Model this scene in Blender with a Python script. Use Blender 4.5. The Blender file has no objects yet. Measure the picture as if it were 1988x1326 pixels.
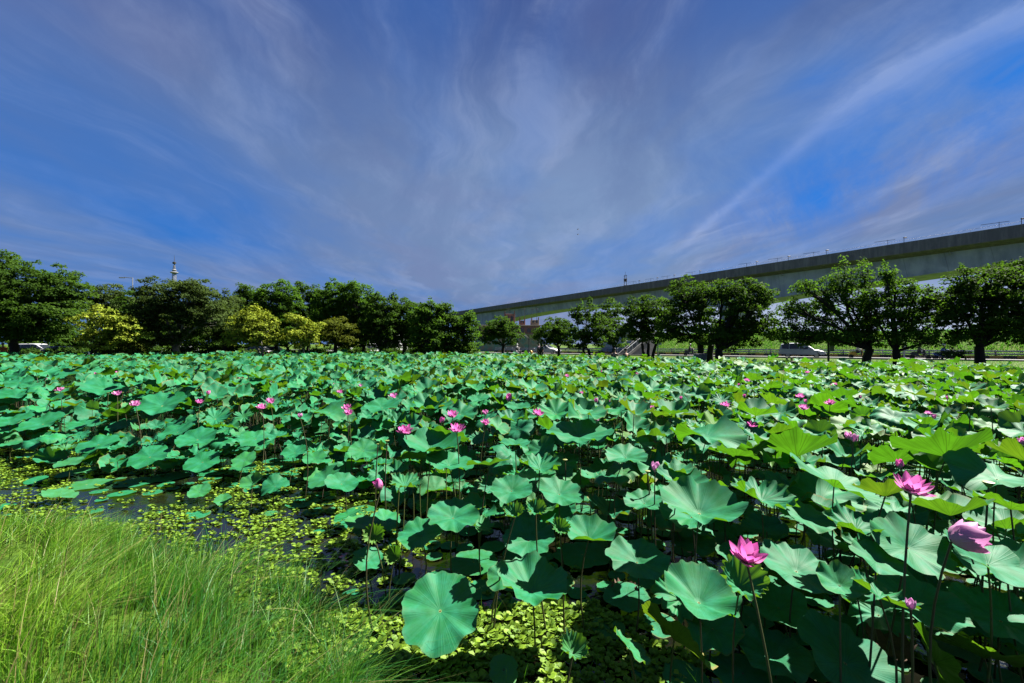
import bpy, math, random
import numpy as np
from mathutils import Vector
from mathutils.bvhtree import BVHTree

R = math.radians
random.seed(7)
rng = np.random.default_rng(11)
scene = bpy.context.scene
col = scene.collection

# ---------------------------------------------------------------- camera
F = 828.0            # focal length in photograph pixels (15 mm on 36 mm)
EYE = 2.15           # eye height above the water
HOR = 668.0          # row of the horizon in the photograph
cam = bpy.data.cameras.new("camera")
cam.lens = 15.0
cam.sensor_width = 36.0
cam.clip_end = 6000
cam.clip_start = 0.05
camo = bpy.data.objects.new("camera", cam)
col.objects.link(camo)
camo.location = (0, 0, EYE)
camo.rotation_euler = (R(90.0 + math.degrees(math.atan(5 / F))), 0, 0)
scene.camera = camo

# ---------------------------------------------------------------- light
SUN_EL, SUN_AZ = 50.0, 62.0      # azimuth measured from +Y (ahead) towards +X (right)
world = bpy.data.worlds.new("World")
scene.world = world
world.use_nodes = True
sun = bpy.data.lights.new("sun", "SUN")
sun.energy = 5.0
sun.angle = R(0.5)
sun.color = (1.0, 0.95, 0.86)
suno = bpy.data.objects.new("sun", sun)
col.objects.link(suno)
sd_ = Vector((math.sin(R(SUN_AZ)) * math.cos(R(SUN_EL)), math.cos(R(SUN_AZ)) * math.cos(R(SUN_EL)), math.sin(R(SUN_EL))))
suno.rotation_euler = sd_.to_track_quat("Z", "Y").to_euler()
suno.location = (30, 20, 60)
vs = scene.view_settings
scene.display_settings.display_device = "sRGB"
vs.view_transform = "Standard"
vs.look = "None"
vs.gamma = 1
vs.exposure = 2.5
scene.cycles.max_bounces = 6
scene.cycles.diffuse_bounces = 3
scene.cycles.glossy_bounces = 2
scene.cycles.transmission_bounces = 4
scene.cycles.use_denoising = True


# ---------------------------------------------------------------- node helpers
class NT:
    def __init__(s, tree):
        s.t = tree
        s.n = tree.nodes
        s.l = tree.links

    def new(s, kind, **kw):
        n = s.n.new(kind)
        for k, v in kw.items():
            setattr(n, k, v)
        return n

    def put(s, sock, v):
        if v is None:
            return
        if isinstance(v, bpy.types.NodeSocket):
            s.l.new(v, sock)
        elif hasattr(sock, "default_value"):
            if isinstance(v, (tuple, list)) and len(v) == 3 and sock.type == "RGBA":
                v = tuple(v) + (1,)
            sock.default_value = v

    def m(s, op, a=None, b=None, c=None, clamp=False):
        n = s.new("ShaderNodeMath", operation=op)
        n.use_clamp = clamp
        for i, v in enumerate((a, b, c)):
            s.put(n.inputs[i], v)
        return n.outputs[0]

    def mix(s, f, a, b, blend="MIX"):
        n = s.new("ShaderNodeMix", data_type="RGBA", blend_type=blend)
        s.put(n.inputs[0], f)
        s.put(n.inputs[6], a)
        s.put(n.inputs[7], b)
        return n.outputs[2]

    def smooth(s, v, lo, hi, a=0.0, b=1.0):
        n = s.new("ShaderNodeMapRange", interpolation_type="SMOOTHSTEP")
        s.put(n.inputs[0], v)
        s.put(n.inputs[1], lo)
        s.put(n.inputs[2], hi)
        s.put(n.inputs[3], a)
        s.put(n.inputs[4], b)
        return n.outputs[0]

    def noise(s, vec, scale, detail=3, rough=0.5, dist=0.0, color=False):
        n = s.new("ShaderNodeTexNoise")
        s.put(n.inputs["Vector"], vec)
        s.put(n.inputs["Scale"], scale)
        s.put(n.inputs["Detail"], detail)
        s.put(n.inputs["Roughness"], rough)
        s.put(n.inputs["Distortion"], dist)
        return n.outputs[1 if color else 0]

    def sep(s, v):
        n = s.new("ShaderNodeSeparateXYZ")
        s.put(n.inputs[0], v)
        return n.outputs

    def comb(s, x, y, z):
        n = s.new("ShaderNodeCombineXYZ")
        for i, v in enumerate((x, y, z)):
            s.put(n.inputs[i], v)
        return n.outputs[0]

    def scalev(s, v, k):
        n = s.new("ShaderNodeVectorMath", operation="MULTIPLY")
        s.put(n.inputs[0], v)
        n.inputs[1].default_value = k
        return n.outputs[0]

    def attr(s, name):
        return s.new("ShaderNodeAttribute", attribute_name=name)


def new_mat(name):
    m = bpy.data.materials.new(name)
    m.use_nodes = True
    t = NT(m.node_tree)
    t.n.clear()
    out = t.new("ShaderNodeOutputMaterial")
    return m, t, out


ALB = 0.54


def principled(t, color, rough=0.7, spec=0.5, metal=0.0, normal=None):
    color = t.mix(1.0, color, (ALB, ALB, ALB), "MULTIPLY")
    b = t.new("ShaderNodeBsdfPrincipled")
    t.put(b.inputs["Base Color"], color)
    t.put(b.inputs["Roughness"], rough)
    t.put(b.inputs["Specular IOR Level"], spec)
    t.put(b.inputs["Metallic"], metal)
    if normal is not None:
        t.put(b.inputs["Normal"], normal)
    return b.outputs[0]


def bump(t, h, strength=0.3, dist=0.02):
    n = t.new("ShaderNodeBump")
    t.put(n.inputs["Strength"], strength)
    t.put(n.inputs["Distance"], dist)
    t.put(n.inputs["Height"], h)
    return n.outputs[0]


def simple(name, c, rough=0.6, var=0.25, scale=6.0, metal=0.0, spec=0.5, c2=None, bmp=0.0):
    """a surface with a little mottling of its own"""
    m, t, out = new_mat(name)
    tc = t.new("ShaderNodeTexCoord").outputs["Object"]
    n = t.noise(tc, scale, 5, 0.6)
    f = t.smooth(n, 0.3, 0.7)
    c2 = c2 or tuple(x * (1 - var) for x in c)
    cc = t.mix(f, c, c2)
    nm = bump(t, n, 0.4, bmp) if bmp else None
    t.l.new(principled(t, cc, rough, spec, metal, nm), out.inputs[0])
    return m


# ---------------------------------------------------------------- sky
t = NT(world.node_tree)
t.n.clear()
wout = t.new("ShaderNodeOutputWorld")
bg = t.new("ShaderNodeBackground")
sky = t.new("ShaderNodeTexSky", sky_type="NISHITA")
sky.sun_disc = False
sky.sun_elevation = R(SUN_EL)
sky.sun_rotation = R(SUN_AZ)
sky.air_density = 1.0
sky.dust_density = 0.6
sky.ozone_density = 2.5
tc = t.new("ShaderNodeTexCoord").outputs["Generated"]
s = t.sep(tc)
zz = t.m("MAXIMUM", s[2], 0.02)
px_ = t.m("DIVIDE", s[0], t.m("ADD", zz, 0.06))
py_ = t.m("DIVIDE", s[1], t.m("ADD", zz, 0.06))
# high thin cloud drawn out into streaks along the wind, on the plane of the cloud deck
warp = t.noise(t.comb(px_, py_, 0.0), 0.6, 4, 0.55)
pxw = t.m("ADD", px_, t.m("MULTIPLY", t.m("SUBTRACT", warp, 0.5), 1.05))
skew = t.m("ADD", pxw, t.m("MULTIPLY", py_, 0.06))
st1 = t.noise(t.comb(t.m("MULTIPLY", skew, 1.25), t.m("MULTIPLY", py_, 0.30), 3.1), 1.0, 4, 0.5, 0.15)
st2 = t.noise(t.comb(t.m("MULTIPLY", skew, 3.4), t.m("MULTIPLY", py_, 0.75), 1.7), 1.0, 7, 0.62, 0.3)
big = t.noise(t.comb(px_, t.m("MULTIPLY", py_, 0.7), 8.8), 0.8, 4, 0.55, 0.2)
puff = t.noise(tc, 3.4, 9, 0.66, 0.5)


def bell(cx, cy, kx, ky):
    a_ = t.m("SUBTRACT", px_, cx)
    b_ = t.m("SUBTRACT", py_, cy)
    return t.m("EXPONENT", t.m("MULTIPLY", t.m("ADD", t.m("MULTIPLY", a_, t.m("MULTIPLY", a_, kx)), t.m("MULTIPLY", b_, t.m("MULTIPLY", b_, ky))), -1.0))


gap = t.m("MULTIPLY", bell(1.85, 2.25, 3.0, 0.8), t.smooth(puff, 0.34, 0.66, 1.15, 0.35))
gap2 = t.m("ADD", t.m("MULTIPLY", bell(1.0, 1.41, 60.0, 45.0), t.smooth(puff, 0.35, 0.6, 1.2, 0.5)), bell(1.56, 1.30, 30.0, 30.0))
left = t.smooth(px_, -0.6, -2.2)
cover = t.m("ADD", t.m("MULTIPLY", t.smooth(st1, 0.30, 0.70), 0.40), 0.72)
cover = t.m("ADD", cover, t.m("MULTIPLY", t.m("SUBTRACT", big, 0.5), 1.1))
cover = t.m("SUBTRACT", cover, t.m("MULTIPLY", gap, 0.95))
cover = t.m("SUBTRACT", cover, t.m("MULTIPLY", gap2, 0.55))
cover = t.m("SUBTRACT", cover, t.m("MULTIPLY", left, 0.26))
# one long bright plume curving up to the right, wind torn at its edge
d1 = t.m("SUBTRACT", t.m("ADD", px_, t.m("MULTIPLY", t.m("SUBTRACT", puff, 0.5), 0.16)),
         t.m("ADD", t.m("ADD", 1.22, t.m("MULTIPLY", t.m("MAXIMUM", t.m("SUBTRACT", py_, 1.6), 0.0), 0.08)),
             t.m("MULTIPLY", t.m("POWER", t.m("MAXIMUM", t.m("SUBTRACT", 1.6, py_), 0.0), 2.0), 0.62)))
plume = t.m("EXPONENT", t.m("MULTIPLY", t.m("MULTIPLY", d1, d1), -620.0))
veil = t.m("MULTIPLY", t.smooth(d1, -0.12, 0.02), t.smooth(d1, 0.28, 0.02))
plume = t.m("ADD", t.m("MULTIPLY", plume, 0.65), t.m("MULTIPLY", veil, t.smooth(st2, 0.30, 0.70, 0.05, 0.6)))
plume = t.m("MULTIPLY", plume, t.smooth(py_, 3.9, 2.6))
wq = t.comb(t.m("MULTIPLY", t.m("SUBTRACT", px_, t.m("MULTIPLY", py_, 0.30)), 4.0), t.m("MULTIPLY", t.m("ADD", py_, px_), 0.8), 5.0)
wisps = t.m("MULTIPLY", t.smooth(t.noise(wq, 1.0, 6, 0.62, 0.35), 0.42, 0.72), t.smooth(px_, 1.0, 2.1))
cover = t.m("MAXIMUM", t.m("MINIMUM", cover, 1.0), 0.0)
cover = t.m("MAXIMUM", cover, t.m("MULTIPLY", wisps, 0.75))
bright = t.m("ADD", t.m("MULTIPLY", plume, 0.95), t.m("MULTIPLY", wisps, 0.30))
bright = t.m("ADD", bright, t.m("MULTIPLY", t.m("MULTIPLY", t.smooth(st2, 0.40, 0.72), t.smooth(puff, 0.30, 0.6)), 0.50), clamp=True)
elev = t.m("MAXIMUM", s[2], 0.0)
ccol = t.mix(t.smooth(elev, 0.66, 0.12), (0.40, 0.70, 2.00), (1.02, 1.55, 2.90))
mid = t.m("MULTIPLY", t.smooth(t.m("ABSOLUTE", t.m("SUBTRACT", px_, 0.45)), 2.6, 0.1), t.smooth(elev, 0.66, 0.28))
mid = t.m("MULTIPLY", mid, t.smooth(elev, 0.04, 0.22, 0.45, 1.0))
ccol = t.mix(t.m("MULTIPLY", mid, t.smooth(puff, 0.3, 0.65, 0.35, 0.8)), ccol, (1.50, 2.25, 3.75))
ccol = t.mix(t.m("MULTIPLY", t.smooth(big, 0.45, 0.70), 0.35), ccol, (1.25, 1.42, 2.75))
ccol = t.mix(t.m("MULTIPLY", t.smooth(elev, 0.14, 0.03), 0.55), ccol, (0.95, 1.20, 2.40))
ccol = t.mix(t.m("MULTIPLY", bright, 0.72), ccol, (2.5, 3.05, 4.7))
clear = t.mix(1.0, sky.outputs[0], (0.10, 0.42, 1.05), "MULTIPLY")
clear = t.mix(0.70, clear, (0.06, 1.02, 3.45))
full = t.mix(cover, clear, ccol)
# paler low down in the gaps under the viaduct
full = t.mix(t.m("MULTIPLY", t.smooth(elev, 0.15, 0.03), t.smooth(t.m("DIVIDE", s[0], t.m("MAXIMUM", s[1], 0.01)), 0.0, 0.5)), full, (3.3, 3.8, 5.2))
bg.inputs["Strength"].default_value = 0.056
full = t.mix(1.0, full, (0.49, 0.495, 0.49), "MULTIPLY")
t.l.new(full, bg.inputs[0])
t.l.new(bg.outputs[0], wout.inputs[0])


# ---------------------------------------------------------------- object helpers
def tag(o, label=None, cat=None, group=None, kind=None):
    if label:
        o["label"] = label
    if cat:
        o["category"] = cat
    if group:
        o["group"] = group
    if kind:
        o["kind"] = kind
    return o


def empty(name, loc=(0, 0, 0), rz=0.0):
    o = bpy.data.objects.new(name, None)
    o.empty_display_size = 0.2
    o.location = loc
    o.rotation_euler = (0, 0, rz)
    col.objects.link(o)
    return o


def link(name, me, parent=None, loc=None, rot=None):
    o = bpy.data.objects.new(name, me)
    col.objects.link(o)
    if parent is not None:
        o.parent = parent
    if loc is not None:
        o.location = loc
    if rot is not None:
        o.rotation_euler = rot
    return o


def mesh_np(name, V, faces, mats, smooth=True, attrs=None, mi=None):
    """V (N,3); faces = (M,k) int array or list of such arrays"""
    if isinstance(faces, np.ndarray):
        faces = [faces]
    faces = [f for f in faces if len(f)]
    me = bpy.data.meshes.new(name)
    loops = np.concatenate([f.ravel() for f in faces]).astype(np.int32)
    tot = np.concatenate([np.full(len(f), f.shape[1], np.int32) for f in faces])
    start = np.concatenate([[0], np.cumsum(tot)[:-1]]).astype(np.int32)
    me.vertices.add(len(V))
    me.vertices.foreach_set("co", np.asarray(V, np.float32).ravel())
    me.loops.add(len(loops))
    me.loops.foreach_set("vertex_index", loops)
    me.polygons.add(len(tot))
    me.polygons.foreach_set("loop_start", start)
    me.polygons.foreach_set("loop_total", tot)
    if mi is not None:
        me.polygons.foreach_set("material_index", np.asarray(mi, np.int32))
    me.update(calc_edges=True)
    me.polygons.foreach_set("use_smooth", np.full(len(tot), bool(smooth)))
    for k, a in (attrs or {}).items():
        a = np.asarray(a, np.float32)
        if a.ndim == 1:
            at = me.attributes.new(k, "FLOAT", "POINT")
            at.data.foreach_set("value", a)
        elif a.shape[1] == 3:
            at = me.attributes.new(k, "FLOAT_VECTOR", "POINT")
            at.data.foreach_set("vector", a.ravel())
    for m in (mats if isinstance(mats, (list, tuple)) else [mats]):
        me.materials.append(m)
    return me


class MB:
    """collects simple shapes and links them as one mesh"""

    def __init__(s):
        s.v = []
        s.f = []

    def add(s, V, Fs):
        b = len(s.v)
        s.v += [tuple(v) for v in V]
        s.f += [tuple(b + i for i in f) for f in Fs]
        return s

    def box(s, c, d, rz=0.0, ch=0.0):
        """box with centre c, full sizes d and chamfered vertical/top edges"""
        x, y, z = (k / 2 for k in d)
        ch = min(ch, x * 0.9, y * 0.9, z * 0.9)
        if ch <= 0:
            ring = [(-x, -y), (x, -y), (x, y), (-x, y)]
            lev = [(-z, 0), (z, 0)]
        else:
            ring = [(-x + ch, -y), (x - ch, -y), (x, -y + ch), (x, y - ch), (x - ch, y), (-x + ch, y), (-x, y - ch), (-x, -y + ch)]
            lev = [(-z, ch * 0.6), (-z + ch, 0), (z - ch, 0), (z, ch * 0.8)]
        V, n = [], len(ring)
        ca, sa = math.cos(rz), math.sin(rz)
        for zz_, ins in lev:
            for a, b in ring:
                a2 = a * (1 - ins / x) if x else a
                b2 = b * (1 - ins / y) if y else b
                V.append((c[0] + a2 * ca - b2 * sa, c[1] + a2 * sa + b2 * ca, c[2] + zz_))
        Fs = [tuple(range(n - 1, -1, -1)), tuple((len(lev) - 1) * n + i for i in range(n))]
        for k in range(len(lev) - 1):
            for i in range(n):
                j = (i + 1) % n
                Fs.append((k * n + i, k * n + j, (k + 1) * n + j, (k + 1) * n + i))
        return s.add(V, Fs)

    def tube(s, pts, rad, n=6, cap=True):
        pts = [Vector(p) for p in pts]
        if not isinstance(rad, (list, tuple)):
            rad = [rad] * len(pts)
        V, Fs = [], []
        prev = None
        for i, p in enumerate(pts):
            d = (pts[min(i + 1, len(pts) - 1)] - pts[max(i - 1, 0)])
            d = d.normalized() if d.length > 1e-9 else Vector((0, 0, 1))
            a = prev if prev is not None else (Vector((1, 0, 0)) if abs(d.x) < 0.8 else Vector((0, 1, 0)))
            u = (a - d * a.dot(d)).normalized()
            w = d.cross(u)
            prev = u
            for k in range(n):
                an = 2 * math.pi * k / n
                V.append(p + (u * math.cos(an) + w * math.sin(an)) * rad[i])
        for i in range(len(pts) - 1):
            for k in range(n):
                j = (k + 1) % n
                Fs.append((i * n + k, i * n + j, (i + 1) * n + j, (i + 1) * n + k))
        if cap:
            Fs.append(tuple(range(n - 1, -1, -1)))
            Fs.append(tuple((len(pts) - 1) * n + k for k in range(n)))
        return s.add(V, Fs)

    def lathe(s, prof, c=(0, 0, 0), n=12, axis="z"):
        V, Fs = [], []
        for r, z in prof:
            for k in range(n):
                a = 2 * math.pi * k / n
                p = (r * math.cos(a), r * math.sin(a), z)
                if axis == "y":
                    p = (p[0], p[2], p[1])
                elif axis == "x":
                    p = (p[2], p[0], p[1])
                V.append((c[0] + p[0], c[1] + p[1], c[2] + p[2]))
        m = len(prof)
        for i in range(m - 1):
            for k in range(n):
                j = (k + 1) % n
                Fs.append((i * n + k, i * n + j, (i + 1) * n + j, (i + 1) * n + k))
        Fs.append(tuple(range(n - 1, -1, -1)))
        Fs.append(tuple((m - 1) * n + k for k in range(n)))
        return s.add(V, Fs)

    def loft(s, rings, closed=True, caps=True):
        V = [p for r in rings for p in r]
        n = len(rings[0])
        Fs = []
        for i in range(len(rings) - 1):
            for k in range(n if closed else n - 1):
                j = (k + 1) % n
                Fs.append((i * n + k, i * n + j, (i + 1) * n + j, (i + 1) * n + k))
        if caps:
            Fs.append(tuple(range(n - 1, -1, -1)))
            Fs.append(tuple((len(rings) - 1) * n + k for k in range(n)))
        return s.add(V, Fs)

    def build(s, name, mat, parent=None, smooth=False, loc=None):
        me = bpy.data.meshes.new(name)
        me.from_pydata(s.v, [], s.f)
        me.materials.append(mat)
        me.update()
        if smooth:
            me.polygons.foreach_set("use_smooth", [True] * len(me.polygons))
            try:
                me.set_sharp_from_angle(angle=R(40))
            except Exception:
                pass
        return link(name, me, parent, loc)


def W(px, py, Y):
    """point of the place seen at a pixel of the photograph, at depth Y"""
    return Vector(((px - 994) / F * Y, Y, EYE + (HOR - py) / F * Y))


def proj(p):
    return 994 + p[0] / p[1] * F, HOR - (p[2] - EYE) / p[1] * F


def wob(x, y, k=1.0, ph=0.0):
    """smooth cheap 2-D noise, about -1..1"""
    x = x * k
    y = y * k
    return (np.sin(x * 1.7 + 1.3 * np.sin(y * 1.1 + ph) + ph) + np.sin(y * 2.1 + 1.7 * np.sin(x * 0.9 - ph) + 2.0 * ph)
            + 0.6 * np.sin((x + y) * 3.7 + ph * 3) + 0.5 * np.sin((x - y) * 5.3 + ph)) / 3.1


# ---------------------------------------------------------------- pond outline and ground
POND = np.array([(60, -6), (12, 0.2), (3, 0.7), (0.4, 0.95), (-0.72, 1.7), (-1.15, 2.7), (-1.8, 3.45), (-2.8, 4.05), (-4.2, 4.9), (-5.6, 4.85),
                 (-6.6, 4.9), (-7.3, 5.5), (-8.0, 6.3), (-9.5, 7.0), (-14, 8.2), (-60, 17), (-66, 34), (-43, 38), (-20, 43), (-2.6, 40.5), (9.3, 31), (14, 25), (24, 21), (60, 10)], float)


def pond_sd(x, y):
    """signed distance to the pond's edge, positive over water"""
    x = np.asarray(x, float)
    y = np.asarray(y, float)
    d = np.full(x.shape, 1e9)
    ins = np.zeros(x.shape, bool)
    n = len(POND)
    for i in range(n):
        ax, ay = POND[i]
        bx, by = POND[(i + 1) % n]
        ex, ey = bx - ax, by - ay
        tt = np.clip(((x - ax) * ex + (y - ay) * ey) / (ex * ex + ey * ey), 0, 1)
        d = np.minimum(d, np.hypot(x - ax - tt * ex, y - ay - tt * ey))
        c = ((ay > y) != (by > y))
        with np.errstate(divide="ignore", invalid="ignore"):
            xi = (bx - ax) * (y - ay) / (by - ay if by != ay else 1e-9) + ax
        ins ^= (c & (x < xi))
    return np.where(ins, d, -d)


EX = [-60, -14, -9.5, -8.0, -7.3, -6.6, -5.6, -4.2, -2.6, -1.5, -.95, .4, 3, 60]
EYY = [17, 8.2, 7.0, 6.3, 5.5, 4.9, 4.9, 5.1, 4.5, 3.7, 2.8, 1.0, .6, 0]


def sstep(x, a, b):
    t_ = np.clip((x - a) / (b - a), 0, 1)
    return t_ * t_ * (3 - 2 * t_)


def ground_z(x, y):
    sd = pond_sd(x, y)
    land = 0.42 + 0.05 * wob(x, y, 0.5, 1.0) * sstep(np.hypot(x, y), 200, 60)
    land = land + 0.10 * sstep(-sd, 0.5, 3.0)
    return land + (-0.55 - land) * sstep(sd, -0.9, 0.55) + 0.02 * wob(x, y, 3.0, 4.0) * sstep(np.hypot(x, y), 40, 20)


def spaced(lo, hi, parts):
    out = []
    for a, b, st in parts:
        out.append(np.arange(a, b, st))
    out.append(np.array([hi]))
    return np.concatenate([[lo]] + out)


gxs = spaced(-3000, 3000, [(-1500, -200, 260), (-200, -70, 26), (-70, -16, 2.0), (-16, 6, 0.3), (6, 64, 2.0), (64, 200, 27), (200, 1600, 350)])
gys = spaced(-600, 4000, [(-300, -20, 70), (-20, -2, 3), (-2, 12, 0.3), (12, 60, 1.5), (60, 200, 20), (200, 2000, 450)])
GX, GY = np.meshgrid(gxs, gys)
GZ = ground_z(GX, GY)
nx, ny = len(gxs), len(gys)
ii = np.arange(ny - 1)[:, None] * nx + np.arange(nx - 1)[None]
gf = np.stack([ii, ii + 1, ii + nx + 1, ii + nx], -1).reshape(-1, 4)

# ground: grass over soil, soil where it goes under water
m, t, out = new_mat("ground grass and soil")
tc = t.new("ShaderNodeNewGeometry").outputs["Position"]
n1 = t.noise(tc, 0.35, 5, 0.6)
n2 = t.noise(tc, 9.0, 6, 0.7)
g = t.mix(t.smooth(n1, 0.35, 0.68), (0.05, 0.12, 0.008), (0.10, 0.15, 0.012))
g = t.mix(t.smooth(n2, 0.35, 0.7), g, (0.03, 0.07, 0.006))
g = t.mix(t.smooth(t.sep(tc)[2], 0.30, 0.02), g, (0.02, 0.016, 0.01))
t.l.new(principled(t, g, 0.95, 0.1, 0, bump(t, n2, 0.8, 0.08)), out.inputs[0])
M_GROUND = m
tag(link("ground", mesh_np("ground", np.stack([GX, GY, GZ], -1).reshape(-1, 3), gf, M_GROUND)), kind="structure")

# water
m, t, out = new_mat("dark pond water")
tc = t.new("ShaderNodeNewGeometry").outputs["Position"]
n1 = t.noise(tc, 5.0, 3, 0.5)
n3 = t.noise(tc, 1.3, 5, 0.6)
cc = t.mix(t.smooth(n3, 0.4, 0.65), (0.003, 0.004, 0.002), (0.008, 0.006, 0.003))
t.l.new(principled(t, cc, 0.10, 0.5, 0, bump(t, n1, 0.25, 0.03)), out.inputs[0])
wp = [(x, y) for x, y in POND]
me = bpy.data.meshes.new("water")
wv = []
for i, (x, y) in enumerate(POND):
    cx_, cy_ = 0.0, 18.0
    d = math.hypot(x - cx_, y - cy_)
    wv.append((x + (x - cx_) / d * 0.9, y + (y - cy_) / d * 0.9, 0.0))
me.from_pydata(wv, [], [tuple(range(len(wv)))[::-1]])
me.materials.append(m)
me.update()
if me.polygons[0].normal.z < 0:
    me.flip_normals()
tag(link("water", me), kind="structure")

# ---------------------------------------------------------------- road, kerb, levee
# road centre line in plan
RA, RB = Vector((86, 17.5)), Vector((-60, 119))
rd = (RB - RA).normalized()
rn = Vector((rd.y, -rd.x))            # towards the pond?
if rn.y > 0:
    rn = -rn
ROADC = Vector((45, 45.5)), rd, rn


def road_pt(s_, off):
    """s_ along the road (metres from px ~1950 leftwards), off > 0 away from the pond"""
    p = Vector((45, 45.5)) + rd * s_ - rn * off
    return p.x, p.y


m, t, out = new_mat("worn asphalt")
tc = t.new("ShaderNodeNewGeometry").outputs["Position"]
n1 = t.noise(tc, 3, 8, 0.7)
n2 = t.noise(tc, 60, 3, 0.6)
t.l.new(principled(t, t.mix(n1, (0.11, 0.11, 0.115), (0.18, 0.18, 0.18)), 0.9, 0.25, 0, bump(t, n2, 0.3, 0.01)), out.inputs[0])
M_ASPH = m
M_CONC = simple("pale concrete", (0.26, 0.255, 0.24), 0.9, 0.3, 2.0)
M_WHITE = simple("white road paint", (0.5, 0.5, 0.49), 0.7, 0.2, 3)
ZR = 0.56


def strip(name, o1, o2, z, mat, s1=-70, s2=230, z0=0.3, **kw):
    b = MB()
    a = [road_pt(s1, o1), road_pt(s2, o1), road_pt(s2, o2), road_pt(s1, o2)]
    V = [(x, y, z) for x, y in a] + [(x, y, z0) for x, y in a]
    b.add(V, [(0, 1, 2, 3), (4, 7, 6, 5), (0, 4, 5, 1), (1, 5, 6, 2), (2, 6, 7, 3), (3, 7, 4, 0)])
    o = b.build(name, mat)
    if o.data.polygons[0].normal.z < 0:
        o.data.flip_normals()
    return o


tag(strip("road", -3.6, 3.6, ZR, M_ASPH), kind="structure")
tag(strip("kerb", -3.95, -3.6, ZR + 0.12, M_CONC), kind="structure")
b = MB()
for off, dash in ((-3.3, 0), (3.2, 0), (0.0, 1)):
    if dash:
        for k in range(40):
            q = [road_pt(-60 + k * 7, off - 0.07), road_pt(-57 + k * 7, off - 0.07), road_pt(-57 + k * 7, off + 0.07), road_pt(-60 + k * 7, off + 0.07)]
            b.add([(x, y, ZR + 0.004) for x, y in q], [(3, 2, 1, 0)])
    else:
        q = [road_pt(-70, off - 0.07), road_pt(230, off - 0.07), road_pt(230, off + 0.07), road_pt(-70, off + 0.07)]
        b.add([(x, y, ZR + 0.004) for x, y in q], [(3, 2, 1, 0)])
o = b.build("road_marking", M_WHITE)
tag(o, kind="structure")

# black and yellow low barrier on the far side, with a steel rail and posts
m, t, out = new_mat("black and yellow painted blocks")
so = t.sep(t.new("ShaderNodeTexCoord").outputs["Object"])
al = t.m("ADD", t.m("MULTIPLY", so[0], rd.x), t.m("MULTIPLY", so[1], rd.y))
f = t.m("GREATER_THAN", t.m("FRACT", t.m("MULTIPLY", al, 0.5)), 0.5)
nn = t.noise(t.new("ShaderNodeTexCoord").outputs["Object"], 3, 4, 0.6)
t.l.new(principled(t, t.mix(f, (0.03, 0.03, 0.03), t.mix(nn, (0.42, 0.27, 0.05), (0.28, 0.2, 0.07))), 0.8), out.inputs[0])
M_STRIPE = m
M_STEEL = simple("dull galvanised steel", (0.42, 0.45, 0.50), 0.45, 0.3, 3, metal=0.3)
M_DARK = simple("dark metal", (0.03, 0.032, 0.035), 0.5, 0.3, 5)
bar = empty("road_barrier", (*road_pt(0, 4.3), ZR))
tag(bar, "long black and yellow striped road barrier with a steel rail below the grassy bank", "barrier")


def keep(o, parent):
    """shift the mesh so that the part sits right under a parent that has only a location"""
    o.parent = parent
    o.location = -Vector(parent.location)
    return o


s0b, s1b = -40, 62
b = MB()
p = [road_pt(s0b, 4.1), road_pt(s1b, 4.1), road_pt(s1b, 4.42), road_pt(s0b, 4.42)]
V = [(x, y, z) for z in (0.4, ZR + 0.34) for x, y in p]
b.add(V, [(4, 5, 6, 7), (0, 1, 5, 4), (1, 2, 6, 5), (2, 3, 7, 6), (3, 0, 4, 7)])
keep(b.build("kerb_wall", M_STRIPE), bar)
b = MB()
p0, p1 = road_pt(s0b, 4.5), road_pt(s1b, 4.5)
for zz_ in (0.62, 0.92):
    b.tube([(p0[0], p0[1], ZR + zz_ - 0.1), (p1[0], p1[1], ZR + zz_ - 0.1)], 0.09, 6)
keep(b.build("rail", M_STEEL), bar)
for k in range(int((s1b - s0b) / 2.6)):
    x, y = road_pt(s0b + 0.6 + k * 2.6, 4.62)
    b = MB()
    b.box((x, y, ZR + 0.45), (0.12, 0.12, 1.0), 0, 0.02)
    keep(b.build("post", M_DARK), bar)
for k in range(int((s1b - s0b) / 6)):
    x, y = road_pt(s0b + 1.7 + k * 6, 4.26)
    b = MB()
    b.tube([(x, y, ZR + 0.3), (x, y, ZR + 1.02)], 0.045, 8)
    keep(b.build("marker_post", M_WHITE), bar)

# grassy flood bank behind the road
m, t, out = new_mat("rough grass on the bank")
tc = t.new("ShaderNodeNewGeometry").outputs["Position"]
n1 = t.noise(tc, 0.25, 5, 0.6)
n2 = t.noise(tc, 2.2, 7, 0.7)
n3 = t.noise(tc, 14.0, 4, 0.7)
g = t.mix(t.smooth(n1, 0.35, 0.65), (0.07, 0.17, 0.006), (0.14, 0.25, 0.010))
g = t.mix(t.smooth(n2, 0.42, 0.7), g, (0.028, 0.07, 0.004))
g = t.mix(t.smooth(n3, 0.55, 0.8), g, (0.12, 0.14, 0.025))
t.l.new(principled(t, g, 0.95, 0.1, 0, bump(t, t.m("ADD", n2, n3), 1.0, 0.3)), out.inputs[0])
M_BANK = m
LS1, LS2 = -90, 47
ns, no = 90, 14
SS = np.linspace(LS1, LS2, ns)
OO = np.array([6.2, 6.6, 7.4, 8.4, 9.6, 11, 12.5, 14, 15.3, 16.2, 17.5, 20.5, 23, 30])
ZZ = np.array([0.42, 0.62, 0.95, 1.35, 1.85, 2.4, 2.95, 3.45, 3.8, 3.95, 4.0, 4.0, 3.2, 0.4])
base = np.array([[45, 45.5]])
rdn, rnn = np.array([rd.x, rd.y]), np.array([rn.x, rn.y])
P = base[None] + SS[:, None, None] * rdn - OO[None, :, None] * rnn
endf = sstep(-SS, -LS2, -LS2 + 7)[:, None]
Z = 0.3 + (ZZ[None] - 0.3 + 0.10 * wob(P[..., 0], P[..., 1], 0.9, 2)) * endf
V = np.concatenate([P, Z[..., None]], -1).reshape(-1, 3)
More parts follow.
